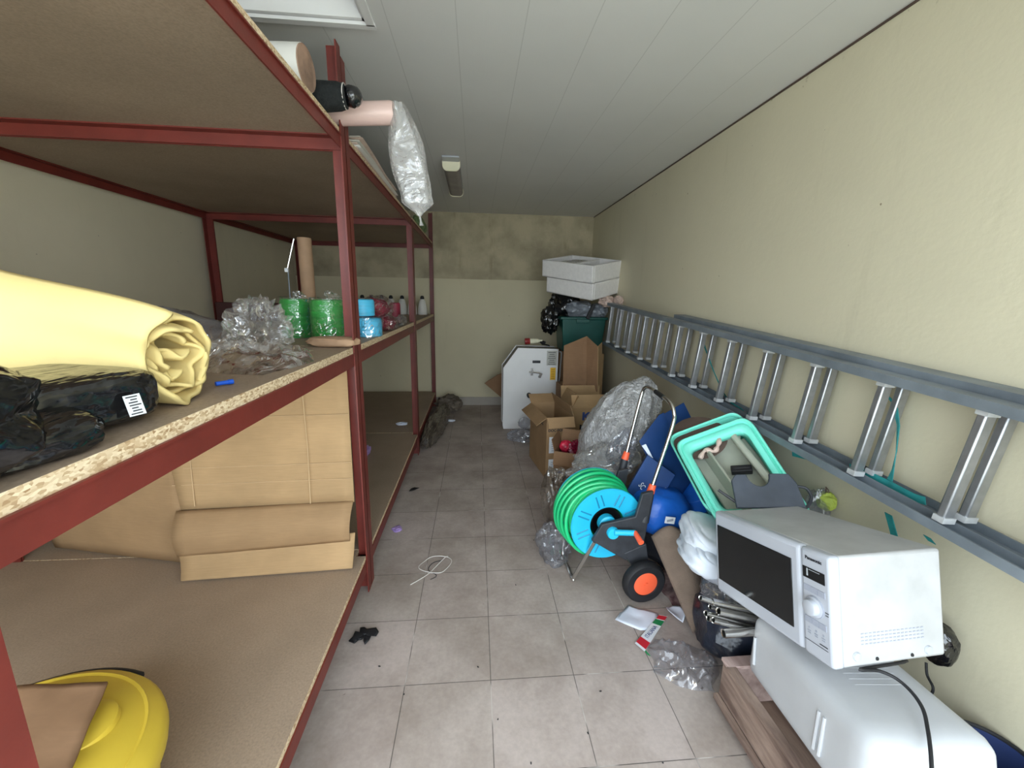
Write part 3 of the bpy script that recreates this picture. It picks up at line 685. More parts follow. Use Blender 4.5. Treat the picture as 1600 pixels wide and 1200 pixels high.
m.ribbon([(1.400, 1.222, 0.753), (1.400, 1.189, 0.693), (1.400, 1.173, 0.653)], .026, (0, 1, 0)); m.ribbon([(1.400, 1.092, 0.746), (1.400, 1.074, 0.735)], .022, (0, 1, 0))
m.ribbon([(1.380, 1.665, 0.808), (1.390, 1.563, 0.825), (1.390, 1.430, 0.849)], .026, (0, .3, 1))
m.ribbon([(1.380, 2.002, 0.893), (1.380, 1.884, 0.860), (1.380, 1.738, 0.844)], .024, (0, .4, 1))
m.ribbon([(1.380, 2.681, 0.898), (1.380, 2.449, 0.899), (1.380, 2.362, 0.903)], .022, (0, .3, 1))
m.ribbon([(1.400, 2.566, 1.249), (1.400, 2.513, 1.181), (1.400, 2.393, 1.058), (1.400, 2.284, 0.961), (1.400, 2.198, 0.913), (1.390, 2.063, 0.904)], [.03, .02, .014, .02, .03, .03], (0, 1, .3))
m.build('webbing', M['strap'], t)

# ------------------------------------------------------------------ microwave oven
mr = Euler((R(-.3), R(-14.2), R(-86.1)), 'XYZ').to_matrix().to_4x4(); MW = Matrix.Translation((1.025, 1.096, .63)) @ mr
t = thing('microwave_oven', 'white countertop microwave oven tilted on top of the white plastic container', 'microwave', (1.03, 1.09, .49))
m = MB(MW); m.box((0, .015, 0), (.470, .324, .288)); m.build('casing', M['mwtop'], t, bevel=.008)
m = MB(MW); m.box((-.048, -.158, 0), (.380, .036, .292)); o = m.build('door', M['white'], t, bevel=.012, seg=3)
m = MB(MW); m.box((-.053, -.1768, 0), (.334, .003, .196)); m.build('window', M['glass'], o, bevel=.001)
m = MB(MW); m.box((.1905, -.158, 0), (.093, .036, .292)); cp = m.build('control_panel', M['white'], t, bevel=.010, seg=3)
MB(MW).lathe([(.029, 0), (.029, .0022), (.0275, .0026), (.0275, 0)], 40, align((.186, -.176, -.006), (0, -1, 0)), cap=False).build('dial_ring', M['grey'], cp)
m = MB(MW); m.box((.187, -.1765, .080), (.068, .002, .030)); d_ = m.build('display', M['glass'], cp, False)
m = MB(MW); m.box((.168, -.1778, .082), (.004, .001, .020)); m.box((.19, -.1778, .0905), (.034, .001, .0012)); m.build('display_mark', M['lcd'], d_, False)
for z in (.038, -.048):
    for i in range(3):
        m = MB(MW); m.box((.1645 + i * .0225, -.1765, z), (.0205, .002, .0165)); m.build('button', M['grey'], cp, False)
MB(MW).lathe([(.027, 0), (.027, .004), (.021, .006), (.020, .020), (.017, .022), (.001, .022)], 32, align((.186, -.176, -.006), (0, -1, 0))).build('dial', M['white'], cp)
fw_ = MW @ frame((.188, -.1772, .121), (1, 0, 0), (0, 0, 1))
text('brand_lettering', 'Panasonic', .0125, fw_, M['ink'], cp, 1.05, .0004)
for i, s_ in enumerate(('M', 'G', 'C')):
    m = MB(MW); 
    for k in range(2): m.box((.166 + i * .022, -.1772, -.078 - k * .006), (.011 - k * .002, .0006, .0022))
    m.lathe([(.003, 0), (.003, .0006)], 12, align((.166 + i * .022, -.1767, -.070), (0, -1, 0)))
    m.build('printed_mark', M['grey'], cp, False)
m = MB(MW); m.box((.187, -.1772, -.105), (.072, .0006, .0012)); m.box((.21, -.1772, -.097), (.024, .0006, .0025)); m.box((.224, -.1772, -.005), (.011, .0006, .002)); m.box((.224, -.1772, -.012), (.009, .0006, .002)); m.build('printed_line', M['ink'], cp, False)
for xx, zz in ((-.105, -.116), (.119, -.122)): MB(MW).lathe([(.012, 0), (.010, .004), (.001, .005)], 20, align((.2355, xx, zz), (1, 0, 0))).build('round_boss', M['white'], t)
for xx, zz in ((-.043, -.128), (.067, -.130)): MB(MW).lathe([(.005, 0), (.004, .002), (.001, .0025)], 12, align((.2355, xx, zz), (1, 0, 0))).build('screw', M['black'], t)
m = MB(MW)
for r_ in range(4):
    for c_ in range(16): m.box((.2353, -.085 + c_ * .0125, -.060 - r_ * .009), (.0012, .008, .0028))
m.build('vent_slots', M['grey'], t, False)
for a, b in ((-.19, -.12), (.19, -.12), (-.19, .14), (.19, .14)): MB(MW).lathe([(.012, 0), (.010, -.012)], 16, Matrix.Translation((a, b, -.143))).build('foot', M['black'], t)
P_ = [(1.10, .93, .475), (1.15, .88, .50), (0.962, 0.837, 0.530), (1.013, 0.837, 0.522), (1.047, 0.818, 0.515), (1.054, 0.782, 0.510), (1.041, 0.743, 0.505), (1.009, 0.703, 0.497), (0.969, 0.661, 0.490), (0.936, 0.626, 0.470)]
def smooth_path(P, n=6):
    P = [V(p) for p in P]; out = []
    for i in range(len(P) - 1):
        a, b, c, d = P[max(i - 1, 0)], P[i], P[i + 1], P[min(i + 2, len(P) - 1)]
        for k in range(n):
            s = k / n; out.append(.5 * ((2 * b) + (c - a) * s + (2 * a - 5 * b + 4 * c - d) * s * s + (3 * b - a - 3 * c + d) * s ** 3))
    return out + [P[-1]]
MB().tube(smooth_path(P_), .0042, 10).build('power_cord', M['black'], t)

# ------------------------------------------------------------------ white container, crate
t = thing('plastic_container', 'big white rounded plastic container lying in the wooden crate under the microwave', 'container', (1.05, .90, .2))
def rbox(mtx, d, e=.28, n=5, taper=.0):
    m = MB(mtx); bm = bmesh.new(); bmesh.ops.create_cube(bm, size=2); bmesh.ops.subdivide_edges(bm, edges=bm.edges, cuts=14, use_grid_fill=True)
    vs = []
    for v in bm.verts:
        p = v.co; r = e; q = [max(-1 + rr, min(1 - rr, k)) for k, rr in zip(p, [r * min(d) / dd for dd in d])]
        off = V([(k - c) * dd / 2 for k, c, dd in zip(p, q, d)])
        rr = r * min(d) / 2
        if off.length > 1e-9: off = off.normalized() * rr * (1 if off.length > 0 else 0)
        base = V([c * dd / 2 for c, dd in zip(q, d)]); w = base + off
        w.x *= 1 - taper * (w.z / d[2] + .5); w.y *= 1 - taper * .5 * (w.z / d[2] + .5)
        vs.append(w)
    fs = [tuple(v.index for v in f.verts) for f in bm.faces]; bm.free(); m.add(vs, fs); return m
TK = Matrix.Translation((1.035, .905, .345)) @ Euler((R(-7), R(-2), R(-6))).to_matrix().to_4x4()
rbox(TK, (.335, .52, .22), .34, taper=.10).build('shell', M['tank'], t)
for a_, b_, r_ in [((-.168, yy, -.06), (-.156, yy, .05), .005) for yy in (-.11, -.09)] + [((-.168, .20, -.05), (-.160, .21, .04), .005)] + [((-.05, -.07 + i * .02, .1085), (.09, -.07 + i * .02, .1085), .0022) for i in range(4)]:
    MB(TK).tube([a_, b_], r_, 8).build('moulded_rib', M['tank'], t)
t = thing('wooden_crate', 'old weathered wooden crate on the floor under the white container', 'crate', (1.09, .82, 0))
cm = MB(); 
m = MB(); m.box((.853, .80, .105), (.020, .80, .17)); m.build('side_plank', M['wood'], t, bevel=.002)
m = MB(); m.box((.832, .80, .045), (.018, .80, .022)); m.build('base_batten', M['wood'], t, bevel=.002)
m = MB(); m.box((1.10, 1.192, .105), (.50, .020, .17)); m.build('end_plank', M['woodtop'], t, bevel=.002)
m = MB(); m.box((1.10, 1.185, .198), (.52, .045, .014)); m.build('top_batten', M['woodtop'], t, bevel=.002)
m = MB(); m.box((.850, .785, .198), (.035, .76, .014)); m.build('top_batten', M['wood'], t, bevel=.002)
m = MB(); m.box((1.34, .80, .105), (.020, .80, .17)); m.build('side_plank', M['wood'], t, bevel=.002)
m = MB(); m.box((1.10, .80, .010), (.50, .80, .012)); m.build('bottom', M['wood'], t, False)
t = thing('blue_bucket', 'dark blue plastic bucket with black rim at the foot of the right wall', 'bucket', (1.375, .70, 0))
bk = Matrix.Translation((1.362, .79, 0)) @ Matrix.Diagonal((1, 1, 1.15, 1))
MB(bk).lathe([(.080, 0), (.084, .01), (.105, .22), (.102, .22), (.08, .012), (.001, .012)], 36).build('body', M['bucket'], t)
MB(bk).tube([(.107 * math.cos(a), .107 * math.sin(a), .222) for a in [i * math.pi / 18 for i in range(36)]], .006, 8, closed=True).build('rim', M['black'], t)
tag(MB().blob((1.405, 1.0, .43), (.035, .05, .065), (0, 0, 0), .12, 2, 4, 2, None, .8).build('black_pouch', M['blackbag']), 'black pouch wedged between the microwave and the right wall', 'pouch')
tag(MB().tube(smooth_path([(1.420, 1.023, 0.328), (1.410, 1.005, 0.298), (1.400, 0.975, 0.281), (1.400, 0.983, 0.245), (1.400, 1.026, 0.212)]), .004, 8).build('loose_cord', M['black']), 'thin black cord dangling down the right wall behind the container', 'cord')

# ------------------------------------------------------------------ hose reel cart
t = thing('hose_reel_cart', 'cyan hose reel cart wound with green garden hose, orange-hubbed wheels and steel handle', 'hose reel', (.65, 1.98, 0))
AX = V((-.09, 1, 0)).normalized(); DC = V((.605, 1.86, .365)); 
def disc(c, r, r_in, th, m, name, ribs=True):
    mt = align(c, -AX); mm = MB(mt)
    mm.lathe([(r_in, -th), (r_in, 0), (r_in + .006, .003), (r * .94, .003), (r, .006), (r + .004, .0), (r, -th), (r_in, -th)], 72, cap=False)
    if ribs:
        for k in range(8):
            a = k * math.pi / 4 + .35
            for s in (-.014, .014):
                c0 = V((math.cos(a), math.sin(a), 0)); n0 = V((-math.sin(a), math.cos(a), 0)) * s
                mm.tube([c0 * r_in * 1.14 + n0 + V((0, 0, .0022)), c0 * r * .88 + n0 + V((0, 0, .0022))], .0042, 6, mi=1)
    return mm.build(name, [M[m], M['cyandk']], t)
disc(DC, .188, .090, .010, 'cyan', 'front_flange'); disc(DC + AX * .235, .200, .05, .010, 'cyan', 'rear_flange', False)
mt = align(DC, AX)
MB(mt).lathe([(.081, .005), (.078, .02), (.078, .22), (.08, .23)], 40, cap=False).build('drum', M['blackpl'], t)
MB(align(DC, -AX)).lathe([(.046, -.02), (.046, .012), (.040, .018), (.02, .02), (.001, .02)], 32).build('hub', M['cyan'], t)
rr = random.Random(3)
hp = []
for layer, (rad, n) in enumerate(((.098, 11), (.117, 11), (.137, 11), (.157, 10), (.176, 9))):
    for i in range(n * 24):
        f_ = i / (n * 24); z = .022 + (.195 * f_ if layer % 2 == 0 else .195 * (1 - f_)); a = i / 24 * 2 * math.pi
        q = mt @ V((math.cos(a) * rad, math.sin(a) * rad, z)); hp.append(q)
m = MB(); m.tube(hp, .0098, 8)
# outer loose loops
for j, (zz, rad, dz) in enumerate(((.045, .190, -.010), (.085, .198, -.012), (.125, .205, -.012), (.165, .212, -.010), (.205, .205, -.006))):
    m.tube([mt @ V((math.cos(a) * rad, math.sin(a) * rad, zz + .012 * math.sin(a * 2 + j))) + V((-.012, 0, dz)) for a in [k * math.pi / 24 for k in range(48)]], .0098, 8, closed=True)
m.build('garden_hose', M['hose'], t)
# dark bracket (side plate) in front
YP = 1.815
def onp(px): return px
SP = frame((0, 0, 0), (1, 0, 0), (0, 0, 1))
def plate(c0, poly, th, name, m, mi=None): 
    # polygon in world x,z on the plane y = c0
    mt_ = Matrix(((1, 0, 0, 0), (0, 0, 1, c0), (0, 1, 0, 0), (0, 0, 0, 1)))
    return MB(mt_).prism(poly, th).build(name, M[m], t, bevel=.004)
def xz_(p): return (p[0], p[2])
PLATE = [xz_(p) for p in ((0.514, 1.800, 0.307), (0.560, 1.800, 0.396), (0.726, 1.800, 0.432), (0.751, 1.800, 0.554), (0.808, 1.800, 0.566), (0.793, 1.800, 0.405), (0.778, 1.800, 0.240), (0.695, 1.800, 0.192))]
plate(1.80, PLATE, .022, 'side_bracket', 'blackpl')
PL2 = [(x_ + .0, z_) for x_, z_ in PLATE]
MB(Matrix.Translation(AX * .30)).prism([(0, 0)], 0) if False else None
o2 = MB(Matrix.Translation(AX * .275) @ Matrix(((1, 0, 0, 0), (0, 0, 1, 1.80), (0, 1, 0, 0), (0, 0, 0, 1)))).prism(PLATE, .02).build('side_bracket', M['blackpl'], t, bevel=.004)
# wheels and axle
WC = V((.772, 1.745, .112))
for j, c in enumerate((WC, WC + AX * .40)):
    w = MB(align(c, -AX)).lathe([(.062, -.028), (.098, -.026), (.108, -.015), (.109, 0), (.106, .016), (.096, .026), (.064, .026), (.060, .018), (.060, -.02), (.062, -.028)], 48, cap=False).build('wheel', M['black'], t)
    MB(align(c, -AX)).lathe([(.062, -.02), (.062, .020), (.050, .024), (.012, .025), (.010, .030), (.001, .030)], 40).build('hubcap', M['orange'], w)
MB().tube([WC, WC + AX * .4], .008, 10).build('axle', M['steel'], t)
# lower bracket down to the axle
plate(1.795, [xz_(p) for p in ((0.680, 1.795, 0.236), (0.792, 1.795, 0.285), (0.827, 1.780, 0.113), (0.768, 1.780, 0.098))], .018, 'axle_bracket', 'blackpl')
# crank
MB(align((0.614, 1.797, 0.354), (0, -1, 0))).lathe([(.030, -.01), (.030, .012), (.026, .018), (.001, .018)], 32).build('crank_hub', M['cyan'], t)
MB().tube([(0.615, 1.775, 0.368), (0.717, 1.765, 0.367)], .014, 12).build('crank_arm', M['cyan'], t)
ck = MB().tube([(0.714, 1.765, 0.370), (0.721, 1.700, 0.356)], [.012, .014], 14).build('crank_grip', M['orange'], t)
# handle
h1, h2, h3 = V((0.815, 1.845, 0.558)), V((0.907, 1.880, 0.866)), V((0.912, 1.885, 0.940))
g1, g2 = V((0.906, 1.930, 0.983)), V((0.910, 2.160, 1.001))
k3, k2, k1 = V((0.891, 2.200, 0.996)), V((0.878, 2.220, 0.932)), V((0.786, 2.140, 0.617))
MB().tube(smooth_path([h1, h2, h3, g1, g1 * .5 + g2 * .5, g2, k3, k2, k1], 8), .0095, 12).build('handle', M['steel'], t)
MB().tube([g1 * .7 + g2 * .3, g1 * .25 + g2 * .75], .0125, 12).build('grip', M['black'], t)
dn = (h1 - h2).normalized()
for nm_, b_ in (('collar', h1), ('collar', k1)): MB().tube([b_ - dn * .022, b_ + dn * .022], [.017, .020], 16).build(nm_, M['orange'], t)
for b_, c_ in ((h1, V((0.777, 1.815, 0.397))), (k1, V((.735, 2.11, .36)))): MB().tube([b_ + dn * .02, c_], [.020, .024], 12).build('upright', M['blackpl'], t)
# front stand
f0, f1, f2, f3 = V((0.530, 1.810, 0.300)), V((0.458, 1.914, 0.011)), V((0.449, 2.122, 0.011)), V((.45, 2.16, .22))
MB().tube(smooth_path([f0, f0 * .5 + f1 * .5, f1 + (f0 - f1) * .08, f1, f1 * .5 + f2 * .5, f2, f2 * .4 + f3 * .6, f3], 6), .0105, 12).build('stand', M['steel'], t)

# ------------------------------------------------------------------ cartons
def carton(name, label, mtx, w, d, h_, m, flaps, cat='cardboard box', grp=None, th=.005):
    base = mtx @ V((0, 0, 0)); t = thing(name, label, cat, base, grp)
    mb = MB(mtx)
    mb.box((0, 0, th / 2), (w, d, th))
    for s in (-1, 1): mb.box((0, s * (d - th) / 2, h_ / 2), (w, th, h_)); mb.box((s * (w - th) / 2, 0, h_ / 2), (th, d - 2 * th, h_))
    mb.build('box_body', m, t, False)
    for side, ang, ln in flaps:
        # side: f b l r ; ang measured from vertical up, positive outwards
        if side in 'fb':
            s = -1 if side == 'f' else 1; hinge = mtx @ Matrix.Translation((0, s * (d / 2 - th / 2), h_)) @ Matrix.Rotation(R(-s * ang), 4, 'X'); mm = MB(hinge); mm.box((0, 0, ln / 2), (w - .006, .004, ln))
        else:
            s = -1 if side == 'l' else 1; hinge = mtx @ Matrix.Translation((s * (w / 2 - th / 2), 0, h_)) @ Matrix.Rotation(R(s * ang), 4, 'Y'); mm = MB(hinge); mm.box((0, 0, ln / 2), (.004, d - .006, ln))
        mm.build('flap', m, t, False)
    return t
BA = Matrix.Translation((.600, 3.46, 0)) @ Matrix.Rotation(R(8), 4, 'Z')
ta = carton('cardboard_box', 'tall open cardboard box with printed front and white labels, next to the white heater', BA, .235, .50, .525, M['card'], [('l', 125, .11), ('f', 150, .09), ('b', 60, .12), ('r', -20, .1)])
text('printed_lettering', 'DOC-BONSIN', .030, BA @ frame((-.01, -.2515, .415), (1, 0, 0), (0, 0, 1)), M['ink'], ta, 1.0, .001)
text('printed_lettering', 'DOC', .05, BA @ frame((-.1190, -.10, .45), (0, -1, 0), (0, 0, 1)), M['ink'], ta, 1.0, .002)
for zz, hh in ((.29, .14), (.10, .13)):
    m = MB(BA); m.box((-.055, -.2515, zz), (.075, .002, hh)); lb = m.build('label', M['label'], ta, False)
    m = MB(BA)
    for i in range(6): m.box((-.052, -.2530, zz - hh * .35 + i * hh * .13), (.04, .0006, .006))
    m.build('label_print', M['grey'], lb, False)
BB = Matrix.Translation((.665, 2.96, 0)) @ Matrix.Rotation(R(-24), 4, 'Z')
tb = carton('cardboard_box', 'small open brown cardboard box with red packets and a blue-printed label', BB, .20, .25, .36, M['card3'], [('f', 158, .10), ('l', 15, .09), ('b', 20, .10), ('r', 10, .08)])
m = MB(BB); m.box((-.055, -.1265, .20), (.065, .002, .05)); lb = m.build('label', M['label'], tb, False)
m = MB(BB); m.box((-.052, -.128, .20), (.04, .0006, .018)); m.build('label_print', M['bluepen'], lb, False)
tag(MB().blob(BB @ V((.045, .02, .35)), (.055, .05, .06), (0, 0, 0), .4, 3, 4, 3).build('red_packet', std('dark_red_foil', (.22, .01, .035), .25, .5, 12, bmp=.6, bs=14, bd=.02)), 'dark red foil packet, right one in the small brown box', 'packet', 'red packets in the small brown box')
tag(MB().blob(BB @ V((-.045, .05, .345)), (.045, .035, .045), (0, 0, 0), .3, 2, 4, 9).build('red_packet', std('bright_red_foil', (.60, .02, .06), .4, .5, 22, bmp=.6, bs=20, bd=.02)), 'bright red packet, left one in the small brown box', 'packet', 'red packets in the small brown box')
BC = Matrix.Translation((.985, 3.72, .16)) @ Matrix.Rotation(R(3), 4, 'Z')
tcn = carton('cardboard_box', 'wide open cardboard box with blue lettering, behind the bubble wrap bag', BC, .40, .40, .36, M['card2'], [('f', -25, .12), ('l', -30, .12), ('b', 12, .12)])
text('printed_lettering', 'KJ', .10, BC @ frame((-.05, -.2015, .28), (1, 0, 0), (0, 0, 1)), M['blueink'], tcn, 1.2, .004)
text('printed_lettering', 'MA', .06, BC @ frame((-.07, -.2015, .18), (1, 0, 0), (0, 0, 1)), M['ink'], tcn, 1.2, .003)
tag(MB().box((.99, 3.74, .085), (.42, .42, .15)).build('flat_carton', M['card3'], bevel=.004), 'low brown carton under the wide open cardboard box', 'cardboard box')
BD = Matrix.Translation((.985, 4.16, .0)) @ Matrix.Rotation(R(4), 4, 'Z')
td = thing('cardboard_box', 'tall reddish-brown cardboard box standing open below the green bin', 'cardboard box', (.97, 4.2, 0))
m = MB(BD); m.box((0, 0, .30), (.34, .34, .60)); m.build('box_body', M['card3'], td, bevel=.003)
def tri(pts, th=.005):
    a = [V(p) for p in pts]; n = (a[1] - a[0]).cross(a[2] - a[0]).normalized() * th
    k = len(a); return MB().add([p for p in a] + [p + n for p in a], [tuple(range(k))[::-1], tuple(range(k, 2 * k))] + [(i, (i + 1) % k, k + (i + 1) % k, k + i) for i in range(k)])
tri([(0.815, 4.020, 0.555), (1.057, 4.020, 0.594), (1.043, 4.050, 1.116), (0.808, 4.020, 1.022)]).build('flap', M['card3'], td, False)
tri([(1.064, 4.020, 0.594), (1.145, 3.930, 0.575), (1.124, 3.930, 1.029), (1.043, 4.050, 1.116)]).build('flap', M['card3'], td, False)
tri([(1.145, 3.930, 0.575), (1.224, 4.050, 0.628), (1.197, 4.050, 1.054), (1.124, 3.930, 1.029)]).build('flap', M['card2'], td, False)
te = thing('cardboard_box', 'narrow pale cardboard box with a white label between the brown flaps and the wall', 'cardboard box', (1.24, 4.6, 0))
m = MB(); m.box((1.215, 4.58, .44), (.30, .22, .88)); m.build('box_body', M['card2'], te, bevel=.003)
m = MB(); m.box((1.185, 4.469, .80), (.055, .002, .11)); lb = m.build('label', M['label'], te, False)
m = MB(); m.box((1.185, 4.4675, .80), (.03, .001, .03)); m.build('label_print', M['bluepen'], lb, False)
# green bin stack
tg = thing('storage_bin', 'dark green plastic storage bin crammed full in the far right corner', 'storage bin', (1.13, 4.85, .90))
GB = Matrix.Translation((1.150, 4.80, .885))
tag(MB().box((1.08, 4.92, .44), (.34, .36, .87)).build('storage_box', M['card3'], bevel=.004), 'dark brown box hidden behind the cartons, carrying the green bin', 'cardboard box')
m = MB(GB); 
def frust(mb, w0, d0, w1, d1, z0, z1, mi=0):
    vs = [(-w0/2, -d0/2, z0), (w0/2, -d0/2, z0), (w0/2, d0/2, z0), (-w0/2, d0/2, z0), (-w1/2, -d1/2, z1), (w1/2, -d1/2, z1), (w1/2, d1/2, z1), (-w1/2, d1/2, z1)]
    return mb.add(vs, [(3, 2, 1, 0), (4, 5, 6, 7), (0, 1, 5, 4), (1, 2, 6, 5), (2, 3, 7, 6), (3, 0, 4, 7)], mi)
frust(m, .44, .36, .50, .42, 0, .37); m.build('bin_body', M['bin'], tg, bevel=.012)
m = MB(GB); m.box((0, 0, .378), (.54, .45, .028)); m.build('rim', M['bin'], tg, bevel=.006)
m = MB(GB); m.box((-.02, -.225, .350), (.15, .02, .045)); m.build('handle', M['bin'], tg, bevel=.005)
tag(MB().blob((1.11, 4.72, 1.36), (.17, .16, .095), (0, 0, 0), .25, 2.6, 4, 2, 1.28).build('grey_sack', M['greybag']), 'grey plastic sack bulging out of the green bin, left one', 'plastic bag')
tag(MB().blob((1.31, 4.70, 1.345), (.12, .14, .08), (0, 0, 0), .3, 2.6, 4, 7, 1.28).build('grey_sack', M['greybag']), 'grey plastic sack bulging out of the green bin, right one beside the pink bags', 'plastic bag')
tag(MB().box((1.205, 4.545, 1.34), (.04, .03, .17), (0, R(22), 0)).build('black_strap', M['black'], bevel=.004), 'black strap hanging between the two grey sacks', 'strap')
tag(MB().blob((.97, 4.86, 1.40), (.16, .16, .17), (0, 0, 0), .35, 2.6, 4, 4, 1.29).build('black_sack', M['blackbag']), 'black rubbish sack squeezed under the polystyrene boxes', 'plastic bag')
tag(MB().blob((.80, 4.80, 1.235), (.095, .10, .15), (0, 0, 0), .4, 2.6, 4, 9).build('black_sack', M['blackbag']), 'black plastic sack hanging over the left side of the green bin', 'plastic bag')
PB = Matrix.Translation((1.095, 4.56, 1.715)) @ Euler((R(10), R(8), R(-50)), 'XYZ').to_matrix().to_4x4()
def polybox(label, mtx, w, d, h_, detail):
    t = thing('polystyrene_box', label, 'polystyrene box', mtx @ V((0, 0, 0)), 'stacked white polystyrene boxes')
    m = MB(mtx); th = .03
    m.box((0, 0, .012), (w, d, .024))
    for s in (-1, 1): m.box((0, s * (d - th) / 2, h_ / 2), (w, th, h_)); m.box((s * (w - th) / 2, 0, h_ / 2), (th, d - 2 * th, h_))
    if detail: m.box((.06, 0, h_ * .55), (.03, d - .06, h_ * .8))
    m.build('tray', M['poly'], t, bevel=.008)
    return t
p1 = polybox('lower white polystyrene box in the corner stack', PB @ Matrix.Translation((.01, 0, -.175)), .62, .49, .17, False)
p2 = polybox('upper white polystyrene box with clear film inside, on top of the corner stack', PB @ Matrix.Translation((-.02, 0, -.008)), .67, .52, .18, True)
tag(MB(PB).blob((-.10, 0, .105), (.17, .19, .05), (0, 0, 0), .4, 3, 4, 3).build('plastic_film', M['filmbright']), 'crumpled clear film inside the upper polystyrene box', 'plastic film')
tag(MB().blob((1.335, 4.40, 1.455), (.085, .07, .055), (0, 0, 0), .25, 3, 4, 3).build('pink_bag', M['pinkbag']), 'pale pink bag roll on the ladder end, left one', 'bag', 'pale pink bags at the top end of the ladder')
tag(MB().blob((1.425, 4.30, 1.46), (.045, .08, .055), (0, 0, 0), .25, 3, 4, 5, None, 1, True, 0, 1.47).build('pink_bag', M['pinkbag']), 'pale pink bag roll on the ladder end, right one by the wall', 'bag', 'pale pink bags at the top end of the ladder')

# ------------------------------------------------------------------ white heater
t = thing('gas_heater', 'white metal heater cabinet with chamfered corner, valve and yellow sticker against the back wall', 'heater', (.52, 4.66, 0))
HP = [(.245, .04), (.255, .0), (.86, .0), (.86, .925), (.405, .935), (.245, .71)]
m_hx = Matrix(((1, 0, 0, 0), (0, 0, 1, 4.53), (0, 1, 0, 0), (0, 0, 0, 1)))
MB(m_hx).prism(HP, .012).build('front_panel', M['whiteb'], t, bevel=.003)
MB(Matrix.Translation((-.0, .012, 0)) @ m_hx).prism([(x_ + .008 if x_ < .5 else x_, z_ - (.008 if z_ > .5 else 0) + (.008 if z_ < .1 else 0)) for x_, z_ in HP], .25).build('casing', std('grey_metal_side', (.14, .125, .11), .45, .25, 9, metal=.3), t)
MB(Matrix.Translation((0, .262, 0)) @ m_hx).prism(HP, .012).build('back_panel', M['whiteb'], t, bevel=.003)
def hb(x0, x1, z0, z1, m, name, par, dy=.003, bv=.0): 
    return MB().box(((x0 + x1) / 2, 4.53 - dy / 2, (z0 + z1) / 2), (x1 - x0, dy, z1 - z0)).build(name, m, par, bool(bv), bevel=bv)
hb(.57, .66, .765, .795, M['ink'], 'handle_slot', t, .004, .006)
lb = hb(.73, .845, .74, .905, M['glabel'], 'rating_label', t)
m = MB()
for i in range(7): m.box((.787, 4.5262, .755 + i * .022), (.085 - (i % 3) * .015, .0006, .006))
m.build('label_print', M['ink'], lb, False)
yl = hb(.775, .835, .575, .715, M['ylabel'], 'warning_sticker', t)
m = MB()
for i in range(6): m.box((.805, 4.5262, .592 + i * .02), (.04, .0006, .007))
m.build('sticker_print', std('sticker_ink', (.45, .22, .02), .6), yl, False)
m = MB(); m.tube([(.56, 4.53, .675), (.56, 4.49, .675)], .022, 14); m.tube([(.53, 4.485, .675), (.65, 4.485, .662)], .009, 8); m.box((.56, 4.485, .675), (.022, .02, .08)); m.box((.655, 4.485, .635), (.028, .02, .055), (0, .4, 0))
m.build('gas_valve', M['steel'], t)
m = MB(); m.tube([(.54, 4.53, .40), (.54, 4.49, .40)], .028, 14); m.build('pipe_stub', M['black'], t)
MB().tube(smooth_path([(.862, 4.50, .90), (.885, 4.49, .88), (.88, 4.49, .75), (.872, 4.48, .60), (.845, 4.47, .45), (.835, 4.47, .30)]), .008, 8).build('grey_cable', std('grey_cable', (.22, .22, .22), .5), t)
t = thing('power_plug', 'red and white industrial plug with tangled black cable on top of the heater', 'plug', (.62, 4.66, .94))
pa = align((.49, 4.64, .995), (1, 0, .06))
MB(pa).lathe([(.030, 0), (.036, .002), (.036, .055), (.033, .06)], 24).build('red_collar', std('red_plug', (.28, .02, .02), .4), t)
MB(pa).lathe([(.030, .058), (.030, .10), (.024, .15), (.014, .165), (.010, .20)], 24).build('white_body', M['cream'], t)
pp = []
for i in range(90):
    a = i * .35; pp.append((.715 + .055 * math.cos(a) * math.sin(i * .11), 4.63 + .045 * math.sin(a * 1.1), .962 + .022 * math.sin(a * .7) + .012))
MB().tube(pp, .006, 8).build('black_cable', M['black'], t)
tag(tri([(0.051, 5.200, 0.394), (0.214, 5.200, 0.503), (0.688, 5.200, 0.671), (0.767, 5.200, -0.011), (0.539, 5.200, -0.027)], .02).build('cardboard_scrap', M['card3']), 'brown cardboard piece leaning behind the heater, one corner sticking out', 'cardboard')
tag(MB().blob((.42, 4.14, .055), (.13, .10, .06), (0, 0, 0), .45, 2.6, 4, 3, .002).build('plastic_bag', M['filmgrey']), 'crumpled clear plastic bag on the floor at the foot of the heater', 'plastic bag')
tag(MB().blob((.47, 4.32, .14), (.065, .05, .06), (0, 0, 0), .25, 2, 4, 6, .0).build('plastic_pouch', M['filmgrey']), 'grey plastic pouch leaning on the heater front', 'plastic bag')
# ------------------------------------------------------------------ bubble wrap, film around the reel
t = thing('bubble_wrap_bag', 'big pale bulging bag of bubble wrap leaning on the wall under the ladder', 'bubble wrap', (.97, 2.65, .1))
MB().blob((.93, 2.70, .565), (.215, .25, .41), (R(-6), R(30), 0), .13, 2.6, 5, 3).build('outer_bag', M['bubble'], t)
MB().blob((.915, 2.70, .565), (.18, .21, .35), (R(-6), R(30), 0), .25, 3, 4, 8).build('inner_wrap', M['bubble'], t)
tag(MB().blob((.735, 2.38, .475), (.215, .15, .095), (0, R(-16), 0), .3, 2.6, 5, 12).build('plastic_film', M['filmbright']), 'crumpled clear film draped behind the top of the hose reel', 'plastic film')
tag(MB().blob((.83, 2.33, .58), (.075, .03, .12), (0, R(15), 0), .4, 2.2, 4, 15).build('plastic_film', M['filmgrey']), 'thin grey film hanging between the bubble wrap and the blue boxes', 'plastic film')
tag(MB().blob((.47, 2.50, .19), (.085, .12, .19), (0, 0, 0), .35, 2.6, 4, 16, .003).build('brown_film', M['filmbrown']), 'dusty brown crumpled plastic left of the hose reel', 'plastic film')
